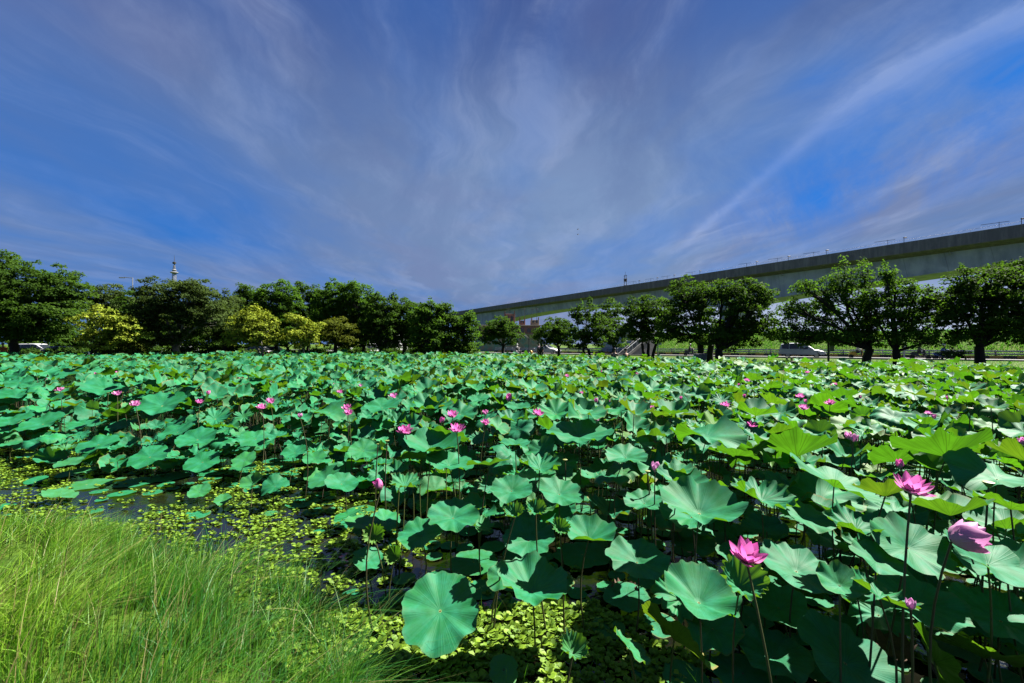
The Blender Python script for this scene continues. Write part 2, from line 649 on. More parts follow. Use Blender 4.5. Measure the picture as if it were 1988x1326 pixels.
ii = np.arange(ns - 1)[:, None] * no + np.arange(no - 1)[None]
ff = np.stack([ii, ii + no, ii + no + 1, ii + 1], -1).reshape(-1, 4)
me = mesh_np("grass_bank", V, ff, M_BANK)
if me.polygons[200].normal.z < 0:
    me.flip_normals()
tag(link("grass_bank", me), kind="structure")

# ---------------------------------------------------------------- materials for plants


def leafy(name, c1, c2, trans, tf=0.3, rough=0.8, spec=0.04):
    c1, c2, trans = (tuple(1.15 * v for v in q) for q in (c1, c2, trans))
    """small tree leaves: colour varies leaf by leaf with the attribute 'rnd'"""
    m, t, out = new_mat(name)
    a = t.attr("rnd").outputs["Fac"]
    c = t.mix(a, c1, c2)
    p = principled(t, c, rough, spec)
    tr = t.new("ShaderNodeBsdfTranslucent")
    t.put(tr.inputs[0], tuple(trans) + (1,))
    mx = t.new("ShaderNodeMixShader")
    mx.inputs[0].default_value = tf
    t.l.new(p, mx.inputs[1])
    t.l.new(tr.outputs[0], mx.inputs[2])
    t.l.new(mx.outputs[0], out.inputs[0])
    return m


M_TREE = [leafy("dark fig leaves", (0.016, 0.045, 0.006), (0.050, 0.095, 0.012), (0.07, 0.155, 0.01), 0.26),
          leafy("grey green leaves", (0.025, 0.048, 0.012), (0.060, 0.092, 0.022), (0.08, 0.13, 0.018), 0.20),
          leafy("yellow green leaves", (0.08, 0.14, 0.012), (0.34, 0.40, 0.045), (0.18, 0.22, 0.012), 0.24),
          leafy("mid green leaves", (0.018, 0.060, 0.008), (0.062, 0.125, 0.014), (0.085, 0.19, 0.01), 0.29),
          leafy("olive leaves", (0.04, 0.06, 0.006), (0.09, 0.11, 0.014), (0.12, 0.15, 0.01), 0.22)]
M_BARK = simple("dark bark", (0.020, 0.016, 0.013), 0.95, 0.5, 9, bmp=0.03)
M_BARKP = simple("pale grey bark", (0.24, 0.22, 0.18), 0.9, 0.4, 7, bmp=0.02)


# ---------------------------------------------------------------- trees
def leaf_quads(C, N, L, r):
    """rhombic leaves: centres C, normals N, lengths L"""
    n = len(C)
    u = r.normal(size=(n, 3))
    u -= N * (u * N).sum(1, keepdims=True)
    u /= np.linalg.norm(u, axis=1, keepdims=True) + 1e-9
    w = np.cross(N, u)
    L = L[:, None]
    V = np.stack([C - u * L * 0.5, C + w * L * 0.30 + N * L * 0.06, C + u * L * 0.5, C - w * L * 0.30 + N * L * 0.06], 1)
    return V.reshape(-1, 3)


def tree(label, name, Y, blobs, trunk, mat, leaf=0.2, dens=1.0, base=None, bark=None, clump=0.5, seed=0, group="trees around the pond",
         cat="tree", stems=1, tr=0.17, shell=0.55, fluff=0.0, up=0.5, zbase=0.5):
    """blobs: (px, py, rx, ry) of the crown's masses in photograph pixels at depth Y; built as real volumes there"""
    r = np.random.default_rng(seed + 1000)
    k = Y / F
    bx = (trunk - 994) * k
    root = empty(name, (bx, Y, zbase))
    tag(root, label, cat, group)
    allC, allN, allL, allR = [], [], [], []
    cent = []
    for (px, py, rx, ry) in blobs:
        c = np.array(W(px, py, Y))
        rw, rh = rx * k * 1.12, ry * k * 1.12
        rdp = (rw * 0.6 + min(rw, rh) * 0.35)
        c[1] += r.normal() * rdp * 0.25
        vol = rw * rh * rdp
        nc = max(8, int(2.0 * vol / clump ** 3 * 0.62) + 8)
        nc = min(nc, 190)
        d = r.normal(size=(nc, 3))
        d /= np.linalg.norm(d, axis=1, keepdims=True)
        q = r.random(nc) ** (1 / 3.0)
        q = shell + (1 - shell) * q
        q[: nc // 5] = r.random(nc // 5) * 0.7
        nr_ = nc // 6
        q[nc - nr_:] = 1.0 + 0.22 * r.random(nr_)
        cc_ = c + d * q[:, None] * np.array([rw, rdp, rh]) * 0.92
        cent.append((c, cc_))
        for j in range(nc):
            rc = clump * (0.6 + 0.7 * r.random())
            nl = int(dens * 14 * (rc / leaf) ** 2 * 0.75)
            dd = r.normal(size=(nl, 3))
            dd /= np.linalg.norm(dd, axis=1, keepdims=True)
            dd[:, 2] = np.where(dd[:, 2] < -0.3, -dd[:, 2] * 0.6, dd[:, 2])
            qq = 0.45 + 0.6 * r.random(nl)
            sq = np.array([1.0, 1.0, 0.72])
            if fluff and r.random() < fluff:
                sq = np.array([0.75, 0.75, 1.5])
            C = cc_[j] + dd * qq[:, None] * rc * sq
            out = (cc_[j] - c)
            out = out / (np.linalg.norm(out) + 1e-6)
            N = dd * 0.55 + out * 0.35 + np.array([0, 0, up]) + r.normal(size=(nl, 3)) * 0.55
            N /= np.linalg.norm(N, axis=1, keepdims=True)
            allC.append(C)
            allN.append(N)
            allL.append(leaf * (0.65 + 0.7 * r.random(nl)))
            allR.append(np.clip(0.5 * r.random(nl) + 0.5 * r.random(), 0, 1))
    C, N, L, Rr = map(np.concatenate, (allC, allN, allL, allR))
    V = leaf_quads(C, N, L, r) - np.array([bx, Y, zbase])
    fq = np.arange(len(V)).reshape(-1, 4)
    link("crown", mesh_np("crown", V, fq, M_TREE[mat], smooth=False, attrs={"rnd": np.repeat(Rr, 4)}), root)
    # trunk and limbs
    b = MB()
    zc = [c[2] for c, _ in cent]
    low = min(c[2] - ry_ * k for (c, _), (_, _, _, ry_) in zip(cent, blobs))
    fork = max(0.5, (low - zbase) * 0.95)
    for s_ in range(stems):
        ox = (s_ - (stems - 1) / 2) * tr * 2.6
        lean = r.normal() * 0.12 + (s_ - (stems - 1) / 2) * 0.25
        top = Vector((ox + lean, r.normal() * 0.1, fork))
        b.tube([(ox, 0, -0.35), (ox, 0, 0.05), (ox + lean * 0.35 + r.normal() * 0.03, 0.02, fork * 0.5), top],
               [tr * 1.5, tr * 1.15, tr * 0.95, tr * 0.85], 9)
        sel = [q for i, q in enumerate(cent) if i % stems == s_]
        for c, cs in sel:
            tgt = Vector(c) - Vector((bx, Y, zbase))
            mid = top.lerp(tgt, 0.5) + Vector((r.normal() * 0.25, r.normal() * 0.25, 0.1))
            rr = tr * 0.42
            b.tube([top - Vector((0, 0, 0.1)), mid, tgt], [rr, rr * 0.7, rr * 0.35], 7)
            for q in cs[:: max(1, len(cs) // 12)]:
                e = Vector(q) - Vector((bx, Y, zbase))
                st = mid.lerp(tgt, r.random())
                mm = st.lerp(e, 0.5) + Vector((r.normal() * 0.12, r.normal() * 0.12, 0.05))
                b.tube([st, mm, e], [rr * 0.34, rr * 0.24, rr * 0.1], 5, cap=False)
    b.build("trunk", bark or M_BARK, root, smooth=True)
    return root


TR = [
    # right hand group, nearest first
    ("dark broad tree at the far right edge above the pond bank", "fig_tree", 27, [(1915, 560, 62, 34), (1880, 600, 55, 40), (1960, 600, 60, 50), (2010, 560, 60, 40), (1925, 640, 80, 30), (1845, 590, 22, 34), (1985, 520, 16, 10), (1950, 530, 26, 18), (1868, 545, 22, 22), (2030, 630, 60, 40)], 1903, 0, dict(tr=.26, leaf=.19, dens=.95, fluff=.25)),
    ("tree with tall feathery shoots standing right of the open leaning tree", "fig_tree", 28.6, [(1745, 560, 28, 34), (1722, 530, 10, 18), (1775, 590, 34, 36), (1735, 620, 44, 40), (1800, 615, 36, 42), (1770, 660, 56, 18), (1820, 580, 20, 18), (1690, 590, 20, 30)], 1741, 3, dict(tr=.24, leaf=.17, dens=.8, fluff=.5, clump=.42)),
    ("open leaning tree with spiky shoots right of the silver minivan", "fig_tree", 29.5, [(1635, 545, 20, 26), (1680, 535, 16, 24), (1600, 565, 26, 22), (1560, 560, 24, 10), (1650, 590, 46, 34), (1590, 610, 44, 24), (1550, 655, 44, 16), (1690, 660, 40, 14), (1545, 640, 42, 22), (1690, 600, 30, 34), (1660, 640, 44, 26), (1605, 655, 50, 18), (1530, 600, 18, 14)], 1682, 3, dict(tr=.27, leaf=.17, dens=.72, fluff=.5, clump=.42)),
    ("wide dense tree with a thick forked trunk left of the silver minivan", "fig_tree", 32, [(1440, 575, 34, 26), (1465, 605, 40, 36), (1420, 610, 40, 46), (1475, 640, 34, 28), (1390, 650, 34, 26), (1430, 655, 40, 22), (1480, 580, 22, 20), (1407, 565, 16, 18), (1462, 560, 14, 12)], 1398, 0, dict(tr=.30, leaf=.2)),
    ("tall dark tree behind the grey metal cabinet", "fig_tree", 36, [(1325, 570, 30, 28), (1360, 590, 36, 34), (1310, 610, 30, 34), (1345, 640, 46, 28), (1375, 570, 26, 18), (1300, 640, 24, 18)], 1370, 0, dict(tr=.28, leaf=.2, stems=2)),
    ("round crowned tree with a many stemmed trunk beside the levee stair", "fig_tree", 42, [(1255, 605, 40, 26), (1225, 630, 32, 26), (1280, 630, 34, 28), (1250, 595, 26, 20), (1258, 652, 44, 14)], 1258, 0, dict(tr=.16, leaf=.22, stems=3)),
    ("slim dark tree between the levee stair and the round pondside tree", "fig_tree", 46, [(1188, 605, 22, 26), (1175, 640, 28, 30), (1200, 650, 24, 24)], 1190, 0, dict(tr=.15, leaf=.22)),
    ("upright tree with an uneven top just left of the levee stair", "fig_tree", 44, [(1140, 615, 20, 26), (1128, 650, 26, 28), (1158, 645, 26, 30), (1118, 612, 9, 12)], 1142, 0, dict(tr=.15, leaf=.2, stems=2, fluff=.3)),
    ("low round tree right of the twin armed lamp", "fig_tree", 48, [(1080, 645, 36, 20), (1062, 655, 28, 18), (1098, 650, 28, 22), (1082, 632, 22, 12)], 1085, 0, dict(tr=.17, leaf=.22)),
    ("small umbrella shaped tree in front of the pink building", "fig_tree", 50, [(973, 640, 34, 16), (950, 655, 18, 14), (996, 655, 20, 14), (973, 628, 22, 10), (960, 650, 20, 16)], 976, 0, dict(tr=.19, leaf=.22)),
    # left and middle
    ("big dark tree at the far left edge of the pond", "banyan_tree", 37, [(20, 540, 58, 44), (75, 570, 60, 48), (-40, 560, 60, 60), (110, 560, 36, 24), (30, 610, 70, 44), (110, 615, 60, 34), (140, 570, 24, 18), (-10, 510, 28, 22), (60, 640, 70, 22)], 30, 0, dict(tr=.34, leaf=.2, clump=.55)),
    ("bright yellow leaved tree at the left between two dark trees", "golden_tree", 35.5, [(205, 625, 40, 26), (225, 645, 36, 24), (180, 650, 30, 20), (205, 665, 44, 14), (240, 630, 16, 14)], 180, 2, dict(tr=.11, leaf=.2, dens=.85, clump=.45, stems=2, group="yellow leaved trees")),
    ("broad grey green tree with a pale trunk and slanting pale limbs", "banyan_tree", 39, [(330, 580, 52, 34), (380, 590, 46, 36), (290, 610, 40, 34), (415, 615, 38, 28), (350, 625, 60, 30), (320, 655, 46, 18), (300, 565, 26, 18), (380, 565, 26, 18)], 343, 1, dict(tr=.30, leaf=.2, bark=M_BARKP)),
    ("grey twiggy tree behind the street lamp at the left", "banyan_tree", 50, [(205, 575, 30, 22), (235, 590, 36, 24), (190, 600, 36, 30), (250, 620, 30, 30)], 215, 1, dict(tr=.2, leaf=.24)),
    ("bright yellow leaved tree with a pale forked trunk by the parked white cars", "golden_tree", 36, [(490, 632, 36, 24), (510, 650, 34, 20), (468, 655, 26, 16), (492, 612, 18, 12), (520, 630, 20, 16)], 508, 2, dict(tr=.09, leaf=.2, dens=.85, clump=.45, stems=2, bark=M_BARKP, group="yellow leaved trees")),
    ("rounded yellow leaved tree, third from the left along the shore", "golden_tree", 37, [(590, 640, 30, 24), (575, 658, 26, 20), (605, 655, 20, 20), (580, 620, 16, 12)], 585, 2, dict(tr=.09, leaf=.2, dens=.85, clump=.45, stems=2, bark=M_BARKP, group="yellow leaved trees")),
    ("dull yellow green tree tucked right of the rounded yellow tree", "golden_tree", 40, [(655, 645, 26, 26), (640, 660, 20, 18), (672, 655, 20, 22)], 655, 4, dict(tr=.1, leaf=.2, group="yellow leaved trees")),
    ("low olive bush on the far shore under the left trees", "bush", 36, [(235, 680, 34, 12), (262, 676, 22, 14), (210, 684, 22, 10)], 238, 4, dict(tr=.05, leaf=.16, cat="bush", group="bushes on the far shore", clump=.35)),
    ("small loose shrub on the verge just left of the blue scooter", "shrub", 25.5, [(1850, 686, 14, 9), (1868, 688, 12, 8), (1835, 690, 12, 7)], 1858, 1, dict(tr=.03, leaf=.11, cat="shrub", group="bushes on the far shore", clump=.22, dens=.6)),
    ("dark tree filling the gap left of the broad pale trunked tree", "banyan_tree", 44, [(262, 610, 30, 40), (275, 650, 34, 26)], 268, 0, dict(tr=.2, leaf=.22)),
]
for px, top, w, b_, Yt, mt, lab in [
    (432, 572, 46, 668, 46, 1, "grey green tree right of the broad pale trunked tree"),
    (482, 556, 52, 660, 50, 0, "dark tree rising behind the yellow tree with a pale forked trunk"),
    (540, 549, 50, 675, 48, 3, "tall round topped tree between two yellow trees"),
    (598, 552, 46, 668, 50, 0, "dark tree rising behind the rounded yellow tree"),
    (650, 548, 48, 672, 46, 3, "tallest light topped tree in the long row left of the viaduct"),
    (700, 554, 46, 680, 45, 3, "bright topped tree next to the tallest one of the long row"),
    (742, 574, 40, 684, 43, 0, "dark tree in the long row above the parked white van"),
    (786, 579, 42, 680, 44, 0, "dark tree in the long row above the white lorry"),
    (826, 588, 36, 686, 41, 3, "mid green tree in the long row, third from its right end"),
    (862, 592, 36, 690, 42, 0, "dark tree in the long row, second from its right end"),
    (902, 612, 30, 690, 43, 3, "last tree of the long row, just under the viaduct's left end"),
]:
    r_ = random.Random(px)
    h = b_ - top
    bl = [(px + r_.uniform(-6, 6), top + h * .18, w * .55, h * .17), (px - w * .45, top + h * .38, w * .5, h * .22), (px + w * .45, top + h * .36, w * .5, h * .22),
          (px, top + h * .5, w * .75, h * .28), (px - w * .4, top + h * .74, w * .55, h * .2), (px + w * .4, top + h * .74, w * .55, h * .2),
          (px + r_.uniform(-.5, .5) * w, top + h * .10, w * .22, h * .12), (px + r_.uniform(-.8, .8) * w, top + h * .22, w * .22, h * .13)]
    TR.append((lab, "banyan_tree" if mt < 2 else "fig_tree", Yt, bl, px + r_.uniform(-6, 6), mt, dict(tr=.2, leaf=.22, dens=.9, group="long row of trees behind the pond", fluff=.2)))
for px, top, w, Yt, lab in [(140, 620, 70, 56, "dim tree in shade behind the parked cars at the far left"), (330, 600, 80, 60, "dim tree in shade behind the broad pale trunked tree"),
                            (450, 610, 70, 60, "dim tree in shade behind the parked white cars"), (560, 600, 80, 62, "dim tree in shade behind the tall round topped tree"),
                            (690, 600, 80, 60, "dim tree in shade behind the bright topped tree"), (800, 620, 70, 58, "dim tree in shade behind the white lorry"),
                            (20, 590, 80, 58, "dim tree in shade behind the big dark tree at the far left")]:
    bl = [(px, top + 20, w * .7, 22), (px - w * .5, top + 38, w * .5, 22), (px + w * .5, top + 38, w * .5, 22), (px, top + 52, w, 22)]
    TR.append((lab, "banyan_tree", Yt, bl, px, 0, dict(tr=.22, leaf=.32, dens=.8, clump=.8, group="shaded trees at the back")))
for i, (lab, nm, Yt, bl, trk, mt, kw) in enumerate(TR):
    tree(lab, nm, Yt, bl, trk, mt, seed=i, **kw)
# slanting pale limbs and the dark low hedge under the left trees
for i, (x0, x1, y0, y1, Yh, mt, lab) in enumerate([(455, 600, 682, 696, 44, 0, "low dark hedge behind the trunks of the yellow trees"), (268, 470, 668, 694, 47, 0, "dark hedge under the broad pale trunked tree"), (-60, 170, 676, 696, 46, 0, "dark hedge in front of the parked cars at the far left"),
                                     (610, 800, 676, 692, 47, 0, "dark hedge along the foot of the long tree row"), (800, 935, 668, 692, 42, 3, "leafy thicket at the right end of the long tree row")]):
    bl = [(x, (y0 + y1) / 2 + random.uniform(-2, 3), 16, (y1 - y0) / 2) for x in range(x0, x1, 17)]
    tree(lab, "hedge", Yh, bl, (x0 + x1) / 2, mt, leaf=.2, dens=.8, clump=.4, tr=.05, seed=70 + i, cat="hedge", group="hedges under the trees")

# ---------------------------------------------------------------- viaduct
M_VIA, t, out = new_mat("grey girder concrete")
tc = t.new("ShaderNodeNewGeometry").outputs["Position"]
n1 = t.noise(t.scalev(tc, (1, 1, 0.15)), 0.5, 6, 0.65)
n2 = t.noise(tc, 0.35, 5, 0.6)
sx = t.sep(tc)
seam = t.smooth(t.m("ABSOLUTE", t.m("SUBTRACT", t.m("FRACT", t.m("MULTIPLY", sx[1], 0.22)), 0.5)), 0.488, 0.5)
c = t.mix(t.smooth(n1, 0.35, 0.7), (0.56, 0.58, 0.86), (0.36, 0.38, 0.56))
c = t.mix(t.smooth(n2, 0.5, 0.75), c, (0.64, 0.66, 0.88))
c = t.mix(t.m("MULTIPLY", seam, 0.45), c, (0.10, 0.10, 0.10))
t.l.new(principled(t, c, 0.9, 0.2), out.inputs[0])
M_PARA, t, out = new_mat("mould stained parapet concrete")
tc = t.new("ShaderNodeNewGeometry").outputs["Position"]
n1 = t.noise(t.scalev(tc, (1, 1, 0.12)), 1.6, 7, 0.7)
n2 = t.noise(tc, 0.8, 5, 0.6)
c = t.mix(t.smooth(n1, 0.40, 0.72), (0.20, 0.18, 0.215), (0.34, 0.305, 0.345))
c = t.mix(t.smooth(n2, 0.62, 0.8), c, (0.26, 0.25, 0.24))
t.l.new(principled(t, c, 0.95, 0.15), out.inputs[0])
VS = 1.5          # the deck stands about 20 m up
VA = np.array([51.0, 42.6]) * VS
VD = np.array([-71.7, 115.4])
VD = VD / np.linalg.norm(VD)
VN = np.array([-VD[1], VD[0]])
if VN[1] > 0:
    VN = -VN          # towards the camera side
ZT = EYE + 12.0 * VS
via = empty("railway_viaduct", (VA[0], VA[1], 0.4))
tag(via, "long grey concrete viaduct with a dark stained parapet crossing the right half of the sky", "viaduct")


def vp(s_, off, z):
    # s_, off and the height under the deck are in thirds of two metres
    p = VA + VD * s_ * VS + VN * off * VS
    return (p[0], p[1], ZT + (z - ZT) * VS if z > ZT - 8 else z)


def vdepth(s_):
    u = abs((s_ - 32 + 43) % 86 - 43)
    return 3.2 + 2.6 * (1 - u / 43) ** 1.7


rings = []
for s_ in np.arange(-60, 330, 2.0):
    d = vdepth(s_)
    rings.append([vp(s_, -1.5, ZT - 1.4), vp(s_, -2.0, ZT - d), vp(s_, -7.6, ZT - d), vp(s_, -8.1, ZT - 1.4)])
b = MB()
b.loft(rings)
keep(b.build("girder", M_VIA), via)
b = MB()
prof = [(0, 0), (0.02, -1.30), (-0.25, -1.42), (-1.4, -1.62), (-8.2, -1.62), (-9.4, -1.42), (-9.6, -1.30), (-9.6, 0), (-9.35, 0), (-9.35, -0.95), (-0.25, -0.95), (-0.25, 0)]
b.loft([[vp(s_, o_, ZT + z_) for o_, z_ in prof] for s_ in np.arange(-60, 331, 6.0)])
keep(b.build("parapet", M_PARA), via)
for k in range(-1, 4):
    sp = 32 + 86 * k
    b = MB()
    rg = []
    for z_, hw in ((0.0, 2.2), (ZT - 7.9, 2.0), (ZT - 6.6, 2.6), (ZT - 5.75, 3.0)):
        rg.append([vp(sp - 1.6, -4.8 + hw, z_), vp(sp + 1.6, -4.8 + hw, z_), vp(sp + 1.6, -4.8 - hw, z_), vp(sp - 1.6, -4.8 - hw, z_)])
    b.loft(rg)
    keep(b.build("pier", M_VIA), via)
M_RAIL = simple("thin rusty rail", (0.60, 0.50, 0.48), 0.7, 0.4, 4)
b = MB()
b.tube([vp(-58, -0.12, ZT + 0.30), vp(326, -0.12, ZT + 0.30)], 0.016, 5)
for s_ in np.arange(-58, 240, 2.2):
    b.tube([vp(s_, -0.12, ZT - 0.02), vp(s_, -0.12, ZT + 0.31)], 0.014, 4, cap=False)
keep(b.build("handrail", M_RAIL), via)


def s_at(px, off=0.0):
    u = (px - 994) / F
    p = VA + VN * off * VS
    return (u * p[1] - p[0]) / (VD[0] - u * VD[1]) / VS


for px in (1240, 1275, 1308, 1358, 1468, 1530, 1604, 1755, 1984):
    s_ = s_at(px)
    b = MB()
    b.tube([vp(s_, -0.12, ZT), vp(s_, -0.12, ZT + 0.5)], 0.04, 6)
    b.box(vp(s_ - 0.1, -0.12, ZT + 0.55), (0.5, 0.3, 0.16), 0, 0.03)
    b.tube([vp(s_ + 0.8, -0.12, ZT + 0.52), vp(s_ + 2.8, -0.12, ZT + 0.60)], 0.035, 6)
    b.tube([vp(s_ + 1.5, -0.12, ZT), vp(s_ + 1.5, -0.12, ZT + 0.62)], 0.03, 6)
    keep(b.build("signal_bracket", M_DARK), via)
for px in (1250, 1510, 1660, 1713, 1838, 1380, 1120):
    s_ = s_at(px)
    b = MB()
    b.box(vp(s_, -1.2, ZT - 1.85), (0.35, 0.35, 0.25), 0, 0.04)
    b.tube([vp(s_, -1.2, ZT - 1.7), vp(s_, -1.2, ZT - 1.4)], 0.05, 6)
    keep(b.build("underdeck_lamp", M_STEEL), via)
b = MB()
s_ = s_at(1201)
for o_ in (-0.35, 0.35):
    b.tube([vp(s_ + o_, -2, ZT - 0.95), vp(s_ + o_ * 0.6, -2, ZT + 2.6)], 0.09, 6)
for z_ in (0.4, 1.1, 1.8, 2.4):
    b.tube([vp(s_ - 0.5, -2, ZT + z_), vp(s_ + 0.5, -2, ZT + z_)], 0.05, 5)
b.box(vp(s_, -2, ZT + 1.5), (0.9, 0.5, 0.9), 0, 0.05)
b.tube([vp(s_, -2, ZT + 2.4), vp(s_, -2, ZT + 3.3)], 0.04, 5)
keep(b.build("signal_mast", M_DARK), via)

# ---------------------------------------------------------------- stair up the bank, mural wall, pink building
M_MUR, t, out = new_mat("painted mural in pink white and teal")
tc = t.new("ShaderNodeTexCoord").outputs["Object"]
n1 = t.noise(tc, 0.9, 5, 0.6, 1.2)
n2 = t.noise(tc, 0.5, 4, 0.5, 1.5)
c = t.mix(t.smooth(n1, 0.42, 0.5), (0.40, 0.35, 0.31), (0.35, 0.26, 0.24))
c = t.mix(t.smooth(n2, 0.5, 0.56), c, (0.18, 0.32, 0.32))
c = t.mix(t.smooth(t.noise(tc, 3.0, 3, 0.5, 0.8), 0.62, 0.66), c, (0.28, 0.20, 0.16))
t.l.new(principled(t, c, 0.85), out.inputs[0])
b = MB()
a, e = W(925, 660, 92), W(1052, 660, 96)
b.loft([[(p.x, p.y + o_, z_) for o_, z_ in ((0, 0.3), (0.25, 4.2), (0.9, 4.2), (1.2, 0.3))] for p in (a, e)])
b.loft([[(p.x, p.y + o_, z_) for o_, z_ in ((-0.15, 4.2), (-0.15, 4.42), (1.0, 4.42), (1.0, 4.2))] for p in (a, e)])
tag(b.build("mural_wall", M_MUR), "pale flood wall painted with a mural beyond the umbrella shaped tree", "wall")
M_TEAL, t, out = new_mat("wavy blue and white paint")
tc = t.new("ShaderNodeTexCoord").outputs["Object"]
sw = t.sep(tc)
wv_ = t.m("SINE", t.m("ADD", t.m("MULTIPLY", sw[2], 7.0), t.m("MULTIPLY", t.noise(tc, 0.6, 3), 9.0)))
t.l.new(principled(t, t.mix(t.smooth(wv_, 0.1, 0.5), (0.42, 0.47, 0.48), (0.13, 0.30, 0.37)), 0.8), out.inputs[0])
b = MB()
a, e = W(1172, 660, 74), W(1240, 660, 66)
b.loft([[(p.x, p.y + o_, z_) for o_, z_ in ((0, 0.3), (0.6, 4.0), (1.3, 4.0), (1.6, 0.3))] for p in (a, e)])
b.box(((a.x + e.x) / 2, (a.y + e.y) / 2 + 0.9, 4.1), (8.6, 1.0, 0.2), math.atan2(e.y - a.y, e.x - a.x), 0.03)
tag(b.build("painted_wall", M_TEAL), "sloping wall painted in blue and white waves behind the levee stair", "wall")


def stair(label, pa, pb, za, zb, wid, n, mat):
    pa, pb = Vector(pa), Vector(pb)
    d = (pb - pa)
    L = d.length
    d.normalize()
    nrm = Vector((-d.y, d.x))
    root = empty("stair", (pa.x, pa.y, za))
    tag(root, label, "stairs", "stairs on the flood bank")
    b = MB()
    for k in range(n):
        c_ = pa + d * (L * (k + .5) / n)
        z_ = za + (zb - za) * (k + 1) / n
        b.box((c_.x - pa.x, c_.y - pa.y, (z_ - za) / 2 - 0.2), (L / n * 0.998, wid, (z_ - za) + 0.4), math.atan2(d.y, d.x))
    b.build("steps", mat, root)
    for sgn in (-1, 1):
        o_ = nrm * sgn * (wid / 2 + 0.12)
        b = MB()
        a0 = Vector((o_.x, o_.y, 0.0))
        a1 = Vector(((d * L).x + o_.x, (d * L).y + o_.y, zb - za))
        b.loft([[(q.x - nrm.x * .1, q.y - nrm.y * .1, q.z - .25), (q.x + nrm.x * .1, q.y + nrm.y * .1, q.z - .25), (q.x + nrm.x * .1, q.y + nrm.y * .1, q.z + .22), (q.x - nrm.x * .1, q.y - nrm.y * .1, q.z + .22)] for q in (a0, a1)])
        b.build("side_wall", mat, root)
        b = MB()
        b.tube([a0 + Vector((0, 0, 1.0)), a1 + Vector((0, 0, 1.0))], 0.045, 6)
        for k in range(7):
            q = a0.lerp(a1, k / 6)
            b.tube([q + Vector((0, 0, 0.2)), q + Vector((0, 0, 1.0))], 0.035, 5)
        b.build("handrail", M_STEEL, root)


q1 = W(1208, 690, 61.5)
q2 = W(1262, 655, 64.5)
stair("long pale concrete stair climbing the left end of the grassy bank", (q1.x, q1.y), (q2.x, q2.y), 0.5, 3.9, 1.7, 20, M_CONC)
q1 = W(1695, 690, 57)
q2 = W(1745, 650, 60)
stair("concrete stair climbing the bank behind the open leaning tree", (q1.x, q1.y), (q2.x, q2.y), 0.5, 3.6, 2.4, 18, M_CONC)

M_PINK = simple("pink wall tiles", (0.34, 0.15, 0.13), 0.8, 0.2, 1.5)
M_CREAM = simple("cream render", (0.38, 0.30, 0.23), 0.85, 0.2, 1.5)
M_GLASS = simple("dark window glass", (0.02, 0.025, 0.03), 0.1, 0.3, 3)
bl = empty("pink_building", (*W(985, 690, 102).to_2d(), 0.4))
tag(bl, "pink building with rooftop huts and aerials in front of the viaduct's left end", "building")
X0, X1 = W(922, 0, 102).x, W(1049, 0, 102).x
b = MB()
zt_ = EYE + (HOR - 633) * 102 / F
b.box(((X0 + X1) / 2, 106, (zt_ + 0.4) / 2), (X1 - X0, 8, zt_ - 0.4), 0, 0.05)
keep(b.build("wall", M_PINK), bl)
b = MB()
b.box(((X0 + X1) / 2, 106, zt_ + 0.12), (X1 - X0 + .4, 8.4, .24), 0, 0.04)
keep(b.build("cornice", M_CREAM), bl)
for (pa, pb, pt, mm) in ((979, 1000, 609, M_PINK), (1008, 1020, 622, M_PINK), (1031, 1047, 621, M_CREAM)):
    xa, xb = W(pa, 0, 103).x, W(pb, 0, 103).x
    zz_ = EYE + (HOR - pt) * 103 / F
    b = MB()
    b.box(((xa + xb) / 2, 105.4, (zz_ + zt_ + .24) / 2), (xb - xa, 3.5, zz_ - zt_ - .24), 0, 0.04)
    for xx in (xa + .15, xb - .15):
        b.box((xx, 103.8, zz_ + .35), (.25, .3, .7))
    ob = keep(b.build("rooftop_hut", mm), bl)
    for j in range(2):
        b = MB()
        b.box((xa + (xb - xa) * (.3 + .4 * j), 103.63, zt_ + .5 + (zz_ - zt_) * .42), ((xb - xa) * .2, .06, (zz_ - zt_) * .42))
        w_ = b.build("window", M_GLASS)
        w_.parent = bl
        w_.location = -Vector(bl.location)
for j in range(9):
    for kf in range(3):
        b = MB()
        b.box((X0 + 1 + j * (X1 - X0 - 2) / 8, 101.97, 1.6 + kf * 1.9), (0.9, .06, 1.0))
        keep(b.build("window", M_GLASS), bl)
for px in (986, 1042, 1033, 1018):
    b = MB()
    q = W(px, 600, 104)
    b.tube([(q.x, q.y, zt_), (q.x, q.y, q.z + 0.4)], .05, 5)
    b.tube([(q.x - .5, q.y, q.z), (q.x + .5, q.y, q.z)], .03, 4)
    keep(b.build("aerial", M_DARK), bl)

# ---------------------------------------------------------------- tower, lamps, signs
M_TOW = simple("white tower metal", (0.24, 0.25, 0.27), 0.6, 0.3, 1)
tw = W(338, 690, 260)
root = empty("observation_tower", (tw.x, tw.y, 0.4))
tag(root, "lattice communication tower with round platforms rising behind the left trees", "tower")
zt = lambda py: EYE + (HOR - py) * 260 / F - 0.4
b = MB()
for a in range(4):
    an = a * math.pi / 2 + .4
    c_, s_ = math.cos(an), math.sin(an)
    b.tube([(c_ * 2.6, s_ * 2.6, 0), (c_ * .9, s_ * .9, zt(530)), (c_ * .35, s_ * .35, zt(515))], .16, 5)
for k in range(16):
    z1, z2 = zt(560) + k * .9, zt(560) + (k + 1) * .9
    if z2 > zt(531):
        break
    for a in range(4):
        an, an2 = a * math.pi / 2 + .4, (a + 1) * math.pi / 2 + .4
        r1 = 2.6 - (2.6 - .9) * z1 / zt(530)
        b.tube([(math.cos(an) * r1, math.sin(an) * r1, z1), (math.cos(an2) * r1, math.sin(an2) * r1, z2)], .09, 4, cap=False)
b.build("lattice_mast", M_TOW, root)
b = MB()
